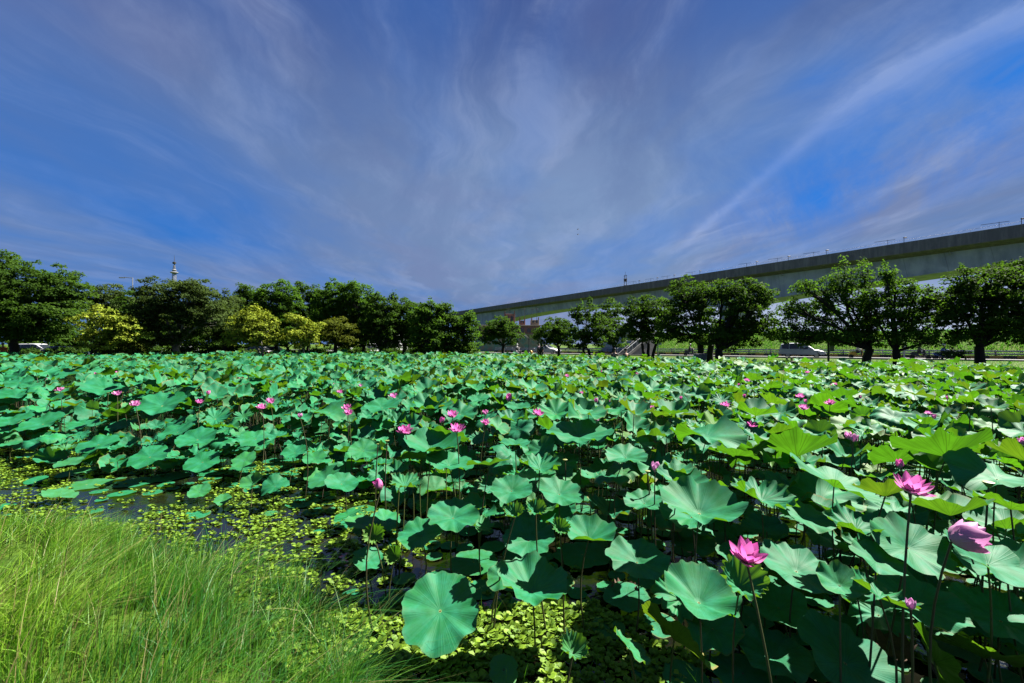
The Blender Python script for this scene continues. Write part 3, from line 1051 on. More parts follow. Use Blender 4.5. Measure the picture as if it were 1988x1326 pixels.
b.lathe([(.5, zt(532)), (1.9, zt(530)), (2.2, zt(529)), (1.9, zt(528)), (.6, zt(527))], (0, 0, 0), 16)
b.lathe([(.4, zt(526.5)), (1.2, zt(525.2)), (1.3, zt(524.4)), (.5, zt(522.5))], (0, 0, 0), 16)
b.build("platform", M_TOW, root, smooth=True)
b = MB()
b.lathe([(.3, zt(513)), (.9, zt(512)), (.95, zt(509)), (.3, zt(508))], (0, 0, 0), 12)
b.build("aerial_drum", M_DARK, root)
b = MB()
b.tube([(0, 0, zt(524)), (0, 0, zt(509)), (0, 0, zt(495))], [.3, .18, .05], 6)
b.build("aerial", M_DARK, root)


def street_lamp(label, px, Y, ytop, arms, armlen, group="lamps"):
    q = W(px, ytop, Y)
    root = empty("street_lamp", (q.x, q.y, 0.45))
    tag(root, label, "street lamp", group)
    h = q.z - 0.45
    b = MB()
    b.tube([(0, 0, -.2), (0, 0, .5), (0, 0, h)], [.11, .09, .05], 8)
    b.lathe([(.16, -.1), (.16, .25), (.1, .35)], (0, 0, 0), 10)
    b.build("pole", M_STEEL if arms == 1 else M_DARK, root)
    for sg in ((-1,) if arms == 1 else (-1, 1)):
        b = MB()
        if arms == 1:
            b.tube([(0, 0, h - .05), (sg * armlen, 0, h + .05)], .05, 6)
        else:
            b.tube([(0, 0, h - .9), (sg * armlen * .35, 0, h - .25), (sg * armlen, 0, h)], .045, 6)
        b.build("arm", M_STEEL if arms == 1 else M_DARK, root)
        b = MB()
        b.loft([[(sg * (armlen + x), y_ * w_, h + z_) for y_, z_ in ((-1, .0), (-.7, .07), (.7, .07), (1, .0), (.8, -.06), (-.8, -.06))] for x, w_ in ((-.1, .06), (.15, .13), (.6, .14), (.8, .05))])
        b.build("lamp_head", M_STEEL, root)


street_lamp("grey single arm street lamp sticking up above the left trees", 257, 60, 539, 1, 1.1)
street_lamp("dark twin armed lamp standing right of the umbrella shaped tree", 1027, 72, 650, 2, 1.1)


def pole_sign(label, px, Y, ytop, wpx, hpx, mat, polemat, cat="sign", name="banner_sign"):
    q = W(px, ytop, Y)
    root = empty(name, (q.x, q.y, .5))
    tag(root, label, cat)
    h = q.z - .5
    b = MB()
    b.tube([(0, 0, -.2), (0, 0, h)], .07, 8)
    b.lathe([(.14, -.1), (.14, .12), (.08, .2)], (0, 0, 0), 8)
    b.build("pole", polemat, root)
    b = MB()
    b.box((wpx / F * Y / 2 + .1, 0, h - hpx / F * Y / 2 - .05), (wpx / F * Y, .05, hpx / F * Y), 0, .015)
    b.build("panel", mat, root)


M_BLUEP = simple("faded blue grey panel", (0.20, 0.27, 0.36), .6, .2, 3)
M_BLUEG = simple("pale blue plate", (0.45, 0.55, .62), .6, .2, 3)
pole_sign("dark pole with a hanging blue grey panel right of the minivan", 1608, 31, 655, 9, 26, M_BLUEP, M_DARK)
pole_sign("thin pole with a small white plate beside the round crowned tree", 1277, 50, 663, 5, 6, M_BLUEG, M_STEEL)
pole_sign("thin grey post with a narrow plate in front of the grassy bank", 1755, 47, 664, 3, 8, M_BLUEG, M_STEEL)

# grey cabinet
q = W(1359, 700, 33)
root = empty("cabinet", (q.x, q.y, .5))
tag(root, "grey corrugated metal cabinet beside the tall dark tree", "cabinet")
M_CAB = simple("grey cabinet paint", (0.24, 0.27, 0.28), .6, .2, 4)
b = MB()
b.box((0, 0, .42), (.84, .5, .84), 0, .02)
for k in range(9):
    b.box((-.36 + k * .09, -.262, .42), (.035, .03, .74), 0, .008)
b.build("body", M_CAB, root)
b = MB()
b.box((0, 0, .87), (.9, .56, .06), 0, .02)
b.build("lid", M_CAB, root)

# wooden bollards and low rail on the right bank
M_WOOD = simple("weathered dark timber", (0.06, 0.048, 0.038), .9, .4, 8, bmp=.01)
for lab, px, Yb, yt in [("short timber bollard at the pond's edge, leftmost of the row before the minivan", 1500, 25.5, 702), ("thick timber bollard standing closest to the pond in front of the minivan", 1539, 24.0, 701),
                        ("timber bollard at the pond's edge, right of the thickest one", 1580, 25.0, 703), ("slim pale post, left one of the close pair before the minivan", 1527, 31.5, 693),
                        ("slim pale post, right one of the close pair before the minivan", 1536.5, 31.5, 693), ("dark timber bollard between the two trunks right of the sign pole", 1676, 25.5, 706)]:
    q = W(px, yt, Yb)
    zg = .38
    b = MB()
    rr = .07 if "slim" in lab else .13
    b.lathe([(rr, -.3), (rr, q.z - zg - .06), (rr * 1.1, q.z - zg - .05), (rr * 1.08, q.z - zg - .01), (rr * .7, q.z - zg)], (0, 0, 0), 10)
    o = b.build("bollard", M_WOOD if rr > .1 else M_CONC, None, True, (q.x, q.y, zg))
    tag(o, lab, "bollard", "bollards on the right bank")
b = MB()
pr = [W(1490, 711, 25.8), W(1540, 711, 24.4), W(1585, 712, 25.2), W(1680, 714, 25.2), W(1800, 716, 23.0), W(2000, 718, 21.2)]
for i in range(len(pr) - 1):
    a, e = pr[i], pr[i + 1]
    b.loft([[(p.x, p.y, .82), (p.x, p.y + .12, .82), (p.x, p.y + .12, .95), (p.x, p.y, .95)] for p in (a.lerp(e, .005), a.lerp(e, .995))])
for p in pr:
    b.box((p.x, p.y + .06, .5), (.1, .1, .62))
tag(b.build("bank_rail", M_WOOD), "low dark timber rail along the right edge of the pond", "railing")

# ---------------------------------------------------------------- vehicles
M_TYRE = simple("tyre rubber", (0.015, 0.015, 0.016), .85, .2, 6)
M_RIM = simple("wheel alloy", (0.45, 0.46, 0.48), .4, .2, 6, metal=.6)
M_SILV = simple("silver car paint", (0.40, 0.43, 0.50), .45, .08, 2, metal=0)
M_WCAR = simple("white car paint", (0.46, 0.47, 0.49), .35, .06, 2)
M_DCAR = simple("dark blue car paint", (0.03, 0.05, 0.09), .3, .2, 2, metal=.2)
M_REDL = simple("red lamp glass", (0.45, 0.02, 0.015), .3, .2, 6)
M_CLRL = simple("clear lamp glass", (0.75, 0.76, 0.75), .15, .2, 6)


def vehicle(name, label, cat, x, y, heading, kind, paint, z=ZR, group=None):
    root = empty(name, (x, y, z), heading)
    tag(root, label, cat, group)
    if kind == "van":      # (x, belt z, roof z, half width)
        L, Wd, Hh = 4.6, 1.76, 1.75
        body = [(-2.28, .55, .80, .74), (-2.22, .38, 1.02, .84), (-1.6, .32, 1.04, .88), (0, .30, 1.0, .88), (1.0, .30, .98, .88), (1.65, .30, .90, .86), (2.1, .34, .76, .80), (2.3, .42, .60, .66)]
        roof = [(-2.2, 1.0, 1.02, .80, .80), (-2.02, 1.0, 1.60, .82, .66), (-1.5, 1.0, 1.72, .84, .68), (0, 1.0, 1.75, .84, .69), (.35, .98, 1.68, .84, .68), (1.22, .94, 1.0, .82, .74)]
        wins = [(-1.95, -1.25), (-1.18, -.25), (-.18, .62)]
    elif kind == "lorry":
        L, Wd, Hh = 5.6, 2.0, 2.6
        body = [(-2.8, .6, .9, .95), (1.0, .6, .9, .95), (1.05, .35, 1.35, .92), (2.5, .35, 1.3, .92), (2.8, .4, 1.1, .85)]
        roof = [(1.05, 1.3, 2.0, .9, .82), (2.0, 1.3, 2.05, .9, .82), (2.55, 1.3, 1.4, .88, .84)]
        wins = [(1.25, 2.0)]
    else:                  # saloon
        L, Wd, Hh = 4.4, 1.72, 1.45
        body = [(-2.2, .5, .75, .72), (-2.1, .34, .92, .82), (-1.5, .28, .96, .86), (0, .26, .93, .86), (1.0, .26, .90, .86), (1.7, .28, .80, .84), (2.1, .34, .66, .76), (2.2, .42, .55, .64)]
        roof = [(-1.9, .92, .94, .76, .74), (-1.35, .92, 1.36, .80, .60), (-.8, .92, 1.44, .80, .62), (.1, .92, 1.44, .80, .62), (.95, .9, .93, .80, .72)]
        wins = [(-1.5, -.95), (-.88, -.1), (-.03, .5)]
    b = MB()
    b.loft([[(X, -w, zb + .06), (X, -w * .86, zb), (X, w * .86, zb), (X, w, zb + .06), (X, w * 1.0, (zb + zt_) * .5), (X, w * .97, zt_ - .06), (X, w * .86, zt_), (X, -w * .86, zt_), (X, -w * .97, zt_ - .06), (X, -w, (zb + zt_) * .5)] for X, zb, zt_, w in body])
    b.loft([[(X, -w0, zb - .03), (X, w0, zb - .03), (X, w1, max(zt_ - .07, zb)), (X, w1 * .85, zt_), (X, -w1 * .85, zt_), (X, -w1, max(zt_ - .07, zb))] for X, zb, zt_, w0, w1 in roof])
    b.build("body", paint, root, smooth=True)
    if kind == "lorry":
        b = MB()
        b.box((-.95, 0, 1.85), (3.6, 2.0, 1.9), 0, .04)
        b.build("cargo_box", M_WCAR, root)

    def at_roof(X):
        for i in range(len(roof) - 1):
            a, e = roof[i], roof[i + 1]
            if a[0] <= X <= e[0]:
                f = (X - a[0]) / (e[0] - a[0])
                return [a[k] + (e[k] - a[k]) * f for k in range(5)]
        return roof[-1] if X > roof[-1][0] else roof[0]
    for xa, xb in wins:
        for sg in (-1, 1):
            q = []
            for X in (xa, xb):
                _, zb, zt_, w0, w1 = at_roof(X)
                h = max(zt_ - .10 - zb, .02)
                q += [(X, sg * (w0 + .006), zb + .03), (X, sg * (w1 + (w0 - w1) * .12 + .008), zb + h)]
            b = MB()
            b.add([q[0], q[2], q[3], q[1]] + [(v[0], v[1] - sg * .03, v[2]) for v in (q[0], q[2], q[3], q[1])],
                  [(0, 1, 2, 3) if sg < 0 else (3, 2, 1, 0), (7, 6, 5, 4), (0, 4, 5, 1), (1, 5, 6, 2), (2, 6, 7, 3), (3, 7, 4, 0)])
            b.build("side_window", M_GLASS, root)
    for nm_, (a, e) in (("windscreen", (roof[-1], roof[-2])), ("rear_window", (roof[0], roof[1]))):
        if kind == "lorry" and nm_ == "rear_window":
            continue
        sg = 1 if nm_ == "windscreen" else -1
        b = MB()
        lo, hi = .12, .9
        def P_(f, s2):
            X = a[0] + (e[0] - a[0]) * f + sg * .012
            zt_ = a[2] + (e[2] - a[2]) * f + .012
            w = (a[4] + (e[4] - a[4]) * f) * .84
            return (X, s2 * w, zt_)
        b.add([P_(lo, -1), P_(lo, 1), P_(hi, 1), P_(hi, -1)], [(0, 1, 2, 3) if sg > 0 else (3, 2, 1, 0)])
        b.build(nm_, M_GLASS, root)
    wr = .33 if kind != "lorry" else .38
    for X in ((-1.35, 1.42) if kind != "lorry" else (-1.6, 1.8)):
        for sg in (-1, 1):
            wl = empty("wheel", (X, sg * (Wd / 2 - .12), wr))
            wl.parent = root
            b = MB()
            b.lathe([(wr * .62, -.1), (wr * .95, -.11), (wr, -.07), (wr, .07), (wr * .95, .11), (wr * .62, .1)], (0, 0, 0), 18, "y")
            b.build("tyre", M_TYRE, wl)
            b = MB()
            b.lathe([(wr * .1, -.11), (wr * .6, -.105), (wr * .6, .105), (wr * .1, .11)], (0, 0, 0), 12, "y")
            b.build("rim", M_RIM, wl)
    for sg in (-1, 1):
        b = MB()
        b.box((body[-2][0] + .06, sg * .62, body[-2][2] - .12), (.28, .26, .14), 0, .04)
        b.build("headlight", M_CLRL, root)
        b = MB()
        b.box((body[0][0] + .05, sg * .70, body[1][2] - .2), (.1, .18, .3), 0, .03)
        b.build("tail_light", M_REDL, root)
        b = MB()
        b.box((roof[-1][0] - .25, sg * (Wd / 2 + .05), body[3][2] + .08), (.12, .18, .13), 0, .03)
        b.build("wing_mirror", paint, root)
    b = MB()
    b.box((body[-1][0] - .02, 0, .42), (.14, 1.3, .16), 0, .04)
    b.box((body[0][0] + .03, 0, .5), (.14, 1.4, .18), 0, .04)
    b.build("bumper", M_DARK if paint is not M_WCAR else paint, root)
    return root


hd = math.atan2(-rd.y, -rd.x)       # driving to the right
x, y = road_pt(0, 0)


def road_at(px, off):
    u = (px - 994) / F
    p0 = Vector((45, 45.5)) - rn * off
    s_ = (u * p0.y - p0.x) / (rd.x - u * rd.y)
    return p0.x + rd.x * s_, p0.y + rd.y * s_


x, y = road_at(1556, -1.7)
vehicle("minivan", "silver minivan driving on the road below the grassy bank", "minivan", x, y, hd, "van", M_SILV)
x, y = road_at(1062, -1.7)
vehicle("parked_car", "small white car on the road beyond the low round tree", "car", x, y, hd, "saloon", M_WCAR)
for px, Yc, hd_, kd, pt, lab in [(76, 50, .1, "van", M_WCAR, "white van parked under the big dark tree at the far left"),
                                 (128, 50, .2, "saloon", M_DCAR, "dark parked car between the white van and the yellow leaved tree"),
                                 (290, 52, .1, "van", M_SILV, "pale blue grey van half hidden left of the pale trunk"),
                                 (367, 50.5, .4, "saloon", M_WCAR, "white car seen just right of the pale trunk"),
                                 (496, 46, 3.0, "saloon", M_WCAR, "white car parked behind the pale forked trunk of the yellow tree"),
                                 (534, 49, .1, "saloon", M_WCAR, "white car parked right of the pale forked trunk"),
                                 (676, 51, .3, "saloon", M_WCAR, "white car in the gap left of the trees' dark trunks"),
                                 (724, 50, 1.2, "van", M_WCAR, "white van parked under the long row of trees"),
                                 (779, 54, 1.3, "lorry", M_WCAR, "white box lorry parked under the long row of trees")]:
    p = W(px, 690, Yc)
    vehicle("parked_vehicle" if kd != "lorry" else "parked_lorry", lab, {"van": "van", "saloon": "car", "lorry": "lorry"}[kd], p.x, p.y, hd_, kd, pt, z=.47,
            group="vehicles parked under the trees")

# ---------------------------------------------------------------- people and scooters
M_SKIN = simple("skin", (0.42, 0.24, 0.16), .6, .15, 9)


def skin_mesh(name, J, E, mat, parent, root=0):
    me = bpy.data.meshes.new(name)
    me.from_pydata([j[0] for j in J], E, [])
    me.materials.append(mat)
    o = link(name, me, parent)
    md = o.modifiers.new("skin", "SKIN")
    for i, j in enumerate(J):
        r_ = j[1] if isinstance(j[1], tuple) else (j[1], j[1])
        me.skin_vertices[0].data[i].radius = r_
        me.skin_vertices[0].data[i].use_root = (i == root)
    md.use_smooth_shade = True
    sb = o.modifiers.new("sub", "SUBSURF")
    sb.levels = 1
    sb.render_levels = 1
    return o


def person(label, x, y, z, rz, pose, shirt, trousers, helmet=None, group="people on the far bank", hair=(0.01, .008, .007)):
    root = empty("person", (x, y, z), rz)
    tag(root, label, "person", group)
    if pose == "ride":
        hip, kn, an, toe, ch, nk, hd_ = .78, (.42, .80), (.36, .36), (.50, .32), (.06, 1.14), (.10, 1.30), (.14, 1.46)
        el, ha = (.22, 1.02), (.46, 1.02)
        zl = .0
    elif pose == "sit":
        hip, kn, an, toe, ch, nk, hd_ = .50, (.42, .52), (.42, .08), (.56, .04), (.03, .86), (.04, 1.04), (.07, 1.2)
        el, ha = (.10, .72), (.32, .58)
    else:
        hip, kn, an, toe, ch, nk, hd_ = .90, (.04, .48), (0, .08), (.14, .03), (0, 1.26), (0, 1.45), (.02, 1.60)
        el, ha = (.02, 1.08), (.10, .84)
    J = [((0, 0, hip), (.13, .15)), ((ch[0] * .5, 0, (hip + ch[1]) / 2), (.11, .14)), ((ch[0], 0, ch[1]), (.11, .16)), ((nk[0], 0, nk[1]), .055), ((hd_[0], 0, hd_[1]), (.085, .075)), ((hd_[0] + .01, 0, hd_[1] + .1), (.07, .06)),
         ((hd_[0] + .10, 0, hd_[1] + .01), .018)]
    E = [(0, 1), (1, 2), (2, 3), (3, 4), (4, 5), (4, 6)]
    for sg in (-1, 1):
        b0 = len(J)
        J += [((0, sg * .09, hip - .02), .095), ((kn[0], sg * .12, kn[1]), .06), ((an[0], sg * .12, an[1]), .042), ((toe[0], sg * .13, toe[1]), .035),
              ((ch[0], sg * .19, ch[1] + .08), .055), ((el[0], sg * .24, el[1]), .04), ((ha[0], sg * .20, ha[1]), .028), ((ha[0] + .07, sg * .20, ha[1] - .01), (.03, .018))]
        E += [(0, b0), (b0, b0 + 1), (b0 + 1, b0 + 2), (b0 + 2, b0 + 3), (2, b0 + 4), (b0 + 4, b0 + 5), (b0 + 5, b0 + 6), (b0 + 6, b0 + 7)]
        for k in range(4):
            J.append(((ha[0] + .13 + .008 * (k % 3), sg * .20 + (k - 1.5) * .02, ha[1] - .03 - .01 * (k % 2)), .008))
            E.append((b0 + 7, len(J) - 1))
        J.append(((ha[0] + .08, sg * .20 - sg * .05, ha[1] - .01), .009))
        E.append((b0 + 6, len(J) - 1))
    skin_mesh("body", J, E, M_SKIN, root)
    ms = simple("shirt cloth", shirt, .9, .2, 12)
    mt = simple("trouser cloth", trousers, .9, .2, 12)
    Js = [((0, 0, hip), (.145, .17)), ((ch[0] * .5, 0, (hip + ch[1]) / 2), (.13, .16)), ((ch[0], 0, ch[1]), (.13, .18)), ((nk[0], 0, nk[1] - .06), .075)]
    Es = [(0, 1), (1, 2), (2, 3)]
    for sg in (-1, 1):
        b0 = len(Js)
        Js += [((ch[0], sg * .19, ch[1] + .08), .07), ((el[0], sg * .24, el[1]), .055), ((ha[0] - .05, sg * .205, ha[1]), .045)]
        Es += [(2, b0), (b0, b0 + 1), (b0 + 1, b0 + 2)]
    skin_mesh("shirt", Js, Es, ms, root)
    Jt = [((0, 0, hip), (.15, .175))]
    Et = []
    for sg in (-1, 1):
        b0 = len(Jt)
        Jt += [((0.02, sg * .09, hip - .03), .11), ((kn[0], sg * .12, kn[1]), .075), ((an[0], sg * .12, an[1] + .04), .058)]
        Et += [(0, b0), (b0, b0 + 1), (b0 + 1, b0 + 2)]
    skin_mesh("trousers", Jt, Et, mt, root)
    b = MB()
    c_ = (hd_[0] - .01, 0, hd_[1] + .02)
    if helmet:
        b.lathe([(.10, -.05), (.145, -.02), (.15, .05), (.13, .12), (.08, .165), (.02, .18)], c_, 14)
        b.build("helmet", simple("helmet shell", helmet, .3, .1, 4), root, smooth=True)
    else:
        b.lathe([(.085, .0), (.102, .04), (.10, .10), (.07, .145), (.02, .155)], (c_[0] - .012, 0, c_[2]), 12)
        b.build("hair", simple("hair", hair, .7, .2, 9), root, smooth=True)
    return root


def scooter(label, x, y, z, rz, c):
    root = empty("scooter", (x, y, z), rz)
    tag(root, label, "scooter", "scooters")
    mp = simple("scooter paint", c, .35, .1, 4)
    for X in (-.62, .62):
        b = MB()
        b.lathe([(.10, -.05), (.21, -.055), (.235, -.02), (.235, .02), (.21, .055), (.10, .05)], (X, 0, .235), 16, "y")
        b.build("wheel", M_TYRE, root)
    b = MB()
    b.loft([[(X, -w, z0), (X, w, z0), (X, w * .8, z1), (X, -w * .8, z1)] for X, w, z0, z1 in ((-.85, .06, .55, .62), (-.6, .15, .42, .72), (-.2, .16, .30, .70), (-.05, .16, .22, .34), (.3, .15, .22, .32))])
    b.loft([[(X, -.17, z_), (X, .17, z_), (X + .09, .12, z_), (X + .09, -.12, z_)] for X, z_ in ((.34, .25), (.30, .6), (.24, .92), (.22, 1.0))])
    b.box((.62, 0, .50), (.36, .12, .05), 0, .02)
    b.build("body", mp, root, smooth=True)
    b = MB()
    b.loft([[(X, -w, z0), (X, w, z0), (X, w * .9, z1), (X, -w * .9, z1)] for X, w, z0, z1 in ((-.72, .10, .72, .78), (-.5, .14, .72, .80), (-.05, .12, .70, .77))])
    b.build("seat", M_TYRE, root, smooth=True)
    b = MB()
    b.tube([(.62, 0, .24), (.42, 0, .65), (.33, 0, .98)], .03, 6)
    b.tube([(.40, -.33, 1.03), (.33, 0, .99), (.40, .33, 1.03)], .02, 6)
    b.build("handlebar", M_DARK, root)
    for sg in (-1, 1):
        b = MB()
        b.tube([(.36, sg * .2, 1.02), (.38, sg * .3, 1.2)], .008, 5)
        b.box((.38, sg * .32, 1.22), (.02, .12, .07), 0, .008)
        b.build("mirror", M_DARK, root)
    b = MB()
    b.box((.40, 0, .86), (.06, .16, .12), 0, .02)
    b.build("headlight", M_CLRL, root)
    return root


for px, off, c, sh, hel, l1, l2 in [(1832, -2.6, (.05, .10, .35), (.05, .12, .50), (.75, .78, .8), "blue scooter ridden to the right, right of the two dark trunks", "rider in blue jacket and white helmet on the blue scooter"),
                                    (1786, -2.5, (.03, .035, .04), (.06, .07, .08), (.06, .06, .07), "black scooter following the blue one", "rider in dark clothes and dark helmet on the black scooter"),
                                    (1666, -2.2, (.62, .40, .04), (.6, .6, .58), (.72, .72, .7), "yellow scooter passing between two dark trunks", "rider in white shirt and white helmet on the yellow scooter"),
                                    (1340, -2.0, (.04, .04, .045), (.1, .1, .11), (.05, .05, .05), "dark scooter passing left of the grey metal cabinet", "rider in grey on the dark scooter left of the cabinet"),
                                    (1004, -2.4, (.5, .5, .5), (.5, .5, .5), (.6, .6, .6), "pale scooter on the road right of the umbrella shaped tree", "rider in pale clothes on the scooter by the umbrella shaped tree")]:
    x, y = road_at(px, off)
    scooter(l1, x, y, ZR, hd, c)
    person(l2, x - .12 * math.cos(hd), y - .12 * math.sin(hd), ZR, hd, "ride", sh, (.03, .035, .05), hel, "scooter riders on the road")
for px, Yp, rz, pose, sh, tr_, lab in [(1193, 32, 1.2, "sit", (.012, .013, .015), (.01, .01, .012), "person in black sitting on a bollard, left one of two by the pond"),
                                     (1215, 31.5, 1.9, "sit", (.015, .014, .014), (.012, .012, .012), "person in black sitting, right one of two by the pond"),
                                     (1046, 52, -1.0, "stand", (.30, .20, .28), (.02, .02, .03), "person in a mauve top standing left of the low round tree"),
                                     (1052, 52, -2.0, "stand", (.06, .10, .18), (.02, .02, .03), "person in dark blue standing next to the one in mauve"),
                                     (6, 38, -.6, "stand", (.5, .16, .05), (.03, .03, .04), "person in an orange top under the big dark tree")]:
    p = W(px, 690, Yp)
    person(lab, p.x, p.y, .48, rz, pose, sh, tr_)
# low stone seats under the two seated figures
for px, Yp, lab in ((1193, 32.1, "dark stone seat under the left seated figure"), (1215, 31.6, "dark stone seat under the right seated figure"), (1234, 31, "dark stone post right of the two seated figures"), (1246, 31, "dark stone block by the many stemmed tree")):
    p = W(px, 690, Yp)
    b = MB()
    b.lathe([(.24, -.2), (.24, .1), (.2, .36), (.22, .40), (.2, .44)], (0, 0, 0), 10)
    tag(b.build("stone_seat", M_WOOD, None, True, (p.x, p.y, .46)), lab, "seat", "stone seats by the pond")
p = W(1031, 690, 58)
b = MB()
b.lathe([(.22, -.1), (.22, .1), (.16, .14), (.15, .6), (.2, .62), (.18, .72), (.08, .82), (.03, .86)], (0, 0, 0), 12)
b.box((0, 0, .45), (.46, .12, .12), 0, .03)
tag(b.build("hydrant", simple("yellow hydrant paint", (.65, .38, .03), .5, .1, 5), None, True, (p.x, p.y, .46)), "yellow hydrant at the foot of the twin armed lamp", "hydrant")

# two distant birds
for px, py, lab in ((1122, 445, "tiny dark bird high over the viaduct, upper of two"), (1122, 455, "tiny dark bird high over the viaduct, lower of two")):
    p = W(px, py, 70)
    b = MB()
    b.loft([[(x_, -r_, 0), (x_, 0, r_), (x_, r_, 0), (x_, 0, -r_)] for x_, r_ in ((-.16, .01), (-.08, .035), (.02, .05), (.11, .035), (.16, .012))])
    for sg in (-1, 1):
        b.add([(-.06, sg * .03, .01), (.07, sg * .03, .02), (.06, sg * .17, .08), (-.03, sg * .18, .075), (-.02, sg * .36, .03), (-.05, sg * .30, .045)], [(0, 1, 2, 3), (3, 2, 4, 5)] if sg > 0 else [(3, 2, 1, 0), (5, 4, 2, 3)])
    tag(b.build("bird", M_DARK, None, True, tuple(p)), lab, "bird", "two distant birds")

# ---------------------------------------------------------------- lotus materials
M_BLADE, t, out = new_mat("lotus leaf blade")
lp = t.sep(t.attr("lp").outputs["Vector"])
ti = t.sep(t.attr("tint").outputs["Vector"])
rho = lp[2]
th = t.m("ARCTAN2", lp[1], lp[0])
NV = 21
fr = t.m("FRACT", t.m("ADD", t.m("MULTIPLY", th, NV / (2 * math.pi)), 40.5))
dist = t.m("MULTIPLY", t.m("MULTIPLY", t.m("ABSOLUTE", t.m("SUBTRACT", fr, 0.5)), 2 * math.pi / NV), rho)
v1 = t.smooth(dist, 0.015, 0.004)
fr2 = t.m("FRACT", t.m("ADD", t.m("MULTIPLY", th, 2 * NV / (2 * math.pi)), 40.0))
dist2 = t.m("MULTIPLY", t.m("MULTIPLY", t.m("ABSOLUTE", t.m("SUBTRACT", fr2, 0.5)), math.pi / NV), rho)
v2 = t.m("MULTIPLY", t.smooth(dist2, 0.010, 0.003), t.smooth(rho, 0.45, 0.6))
vein = t.m("MAXIMUM", v1, v2)
cmb = t.comb(lp[0], lp[1], ti[0])
n1 = t.noise(t.scalev(cmb, (1, 1, 30)), 2.2, 5, 0.6)
n2 = t.noise(t.scalev(cmb, (1, 1, 30)), 14.0, 4, 0.65)
top = t.mix(ti[0], (0.002, 0.105, 0.036), (0.020, 0.265, 0.050))  # dark to bright leaf by leaf, puts highlight and shade contrast into the colour
top = t.mix(t.smooth(n1, 0.3, 0.75), top, (0.022, 0.245, 0.130))
mot = t.noise(t.scalev(cmb, (1, 1, 30)), 6.0, 6, 0.7)
top = t.mix(t.m("MULTIPLY", t.smooth(mot, 0.50, 0.72), 0.45), top, (0.010, 0.085, 0.030))
rib = t.noise(t.comb(t.m("MULTIPLY", th, 9.0), rho, ti[0]), 1.0, 3, 0.6)
top = t.mix(t.m("MULTIPLY", t.smooth(rib, 0.35, 0.65), 0.28), top, (0.05, 0.26, 0.12))
top = t.mix(t.m("MULTIPLY", ti[2], 0.85), top, (0.13, 0.20, 0.018))
top = t.mix(t.m("MULTIPLY", vein, 0.11), top, (0.07, 0.24, 0.10))
top = t.mix(t.smooth(rho, 0.05, 0.02), top, (0.30, 0.34, 0.12))
blot = t.m("MULTIPLY", t.smooth(n2, 0.62, 0.78), t.smooth(ti[1], 0.3, 1.0))
top = t.mix(t.m("MULTIPLY", blot, 0.75), top, (0.12, 0.08, 0.02))
edge = t.m("MULTIPLY", t.smooth(t.m("ADD", rho, t.m("MULTIPLY", t.m("SUBTRACT", n2, 0.5), 0.25)), 0.90, 1.02), ti[1])
top = t.mix(edge, top, (0.24, 0.17, 0.05))
und = t.mix(ti[0], (0.045, 0.12, 0.014), (0.070, 0.16, 0.018))
und = t.mix(t.m("MULTIPLY", vein, 0.45), und, (0.03, 0.06, 0.008))
und = t.mix(t.m("MULTIPLY", ti[1], 0.5), und, (0.08, 0.06, 0.014))
bf = t.new("ShaderNodeNewGeometry").outputs["Backfacing"]
cc = t.mix(bf, top, und)
nm = bump(t, t.m("ADD", t.m("MULTIPLY", vein, 0.6), t.m("MULTIPLY", n2, 0.5)), 0.28, 0.003)
pb = t.new("ShaderNodeBsdfPrincipled")
t.put(pb.inputs["Base Color"], t.mix(1.0, cc, (ALB, ALB, ALB), "MULTIPLY"))
t.put(pb.inputs["Roughness"], t.m("ADD", 0.50, t.m("MULTIPLY", n1, 0.2)))
t.put(pb.inputs["Specular IOR Level"], 0.12)
t.put(pb.inputs["Sheen Weight"], 0.0)
t.put(pb.inputs["Sheen Tint"], (0.55, 0.85, 1.0, 1))
t.put(pb.inputs["Normal"], nm)
tr = t.new("ShaderNodeBsdfTranslucent")
trc = t.mix(ti[1], (0.10, 0.34, 0.010), (0.17, 0.24, 0.012))
trc = t.mix(t.m("MULTIPLY", ti[0], 0.7), trc, (0.05, 0.20, 0.01))
trc = t.mix(t.m("MULTIPLY", vein, 0.6), trc, (0.03, 0.08, 0.004))
trc = t.mix(t.m("MULTIPLY", t.smooth(n1, 0.4, 0.7), 0.45), trc, (0.04, 0.13, 0.005))
t.put(tr.inputs[0], t.mix(1.0, trc, (0.82, 0.78, 0.6), "MULTIPLY"))
mx = t.new("ShaderNodeMixShader")
t.put(mx.inputs[0], 0.27)
t.l.new(pb.outputs[0], mx.inputs[1])
t.l.new(tr.outputs[0], mx.inputs[2])
t.l.new(mx.outputs[0], out.inputs[0])

M_STALK, t, out = new_mat("lotus stalk")
tc = t.new("ShaderNodeNewGeometry").outputs["Position"]
n1 = t.noise(tc, 1.1, 3, 0.5)
n2 = t.noise(tc, 60.0, 2, 0.5)
c = t.mix(t.smooth(n1, 0.35, 0.65), (0.075, 0.095, 0.014), (0.045, 0.030, 0.016))
c = t.mix(t.smooth(n2, 0.55, 0.7), c, (0.05, 0.035, 0.02))
t.l.new(principled(t, c, 0.6, 0.4), out.inputs[0])

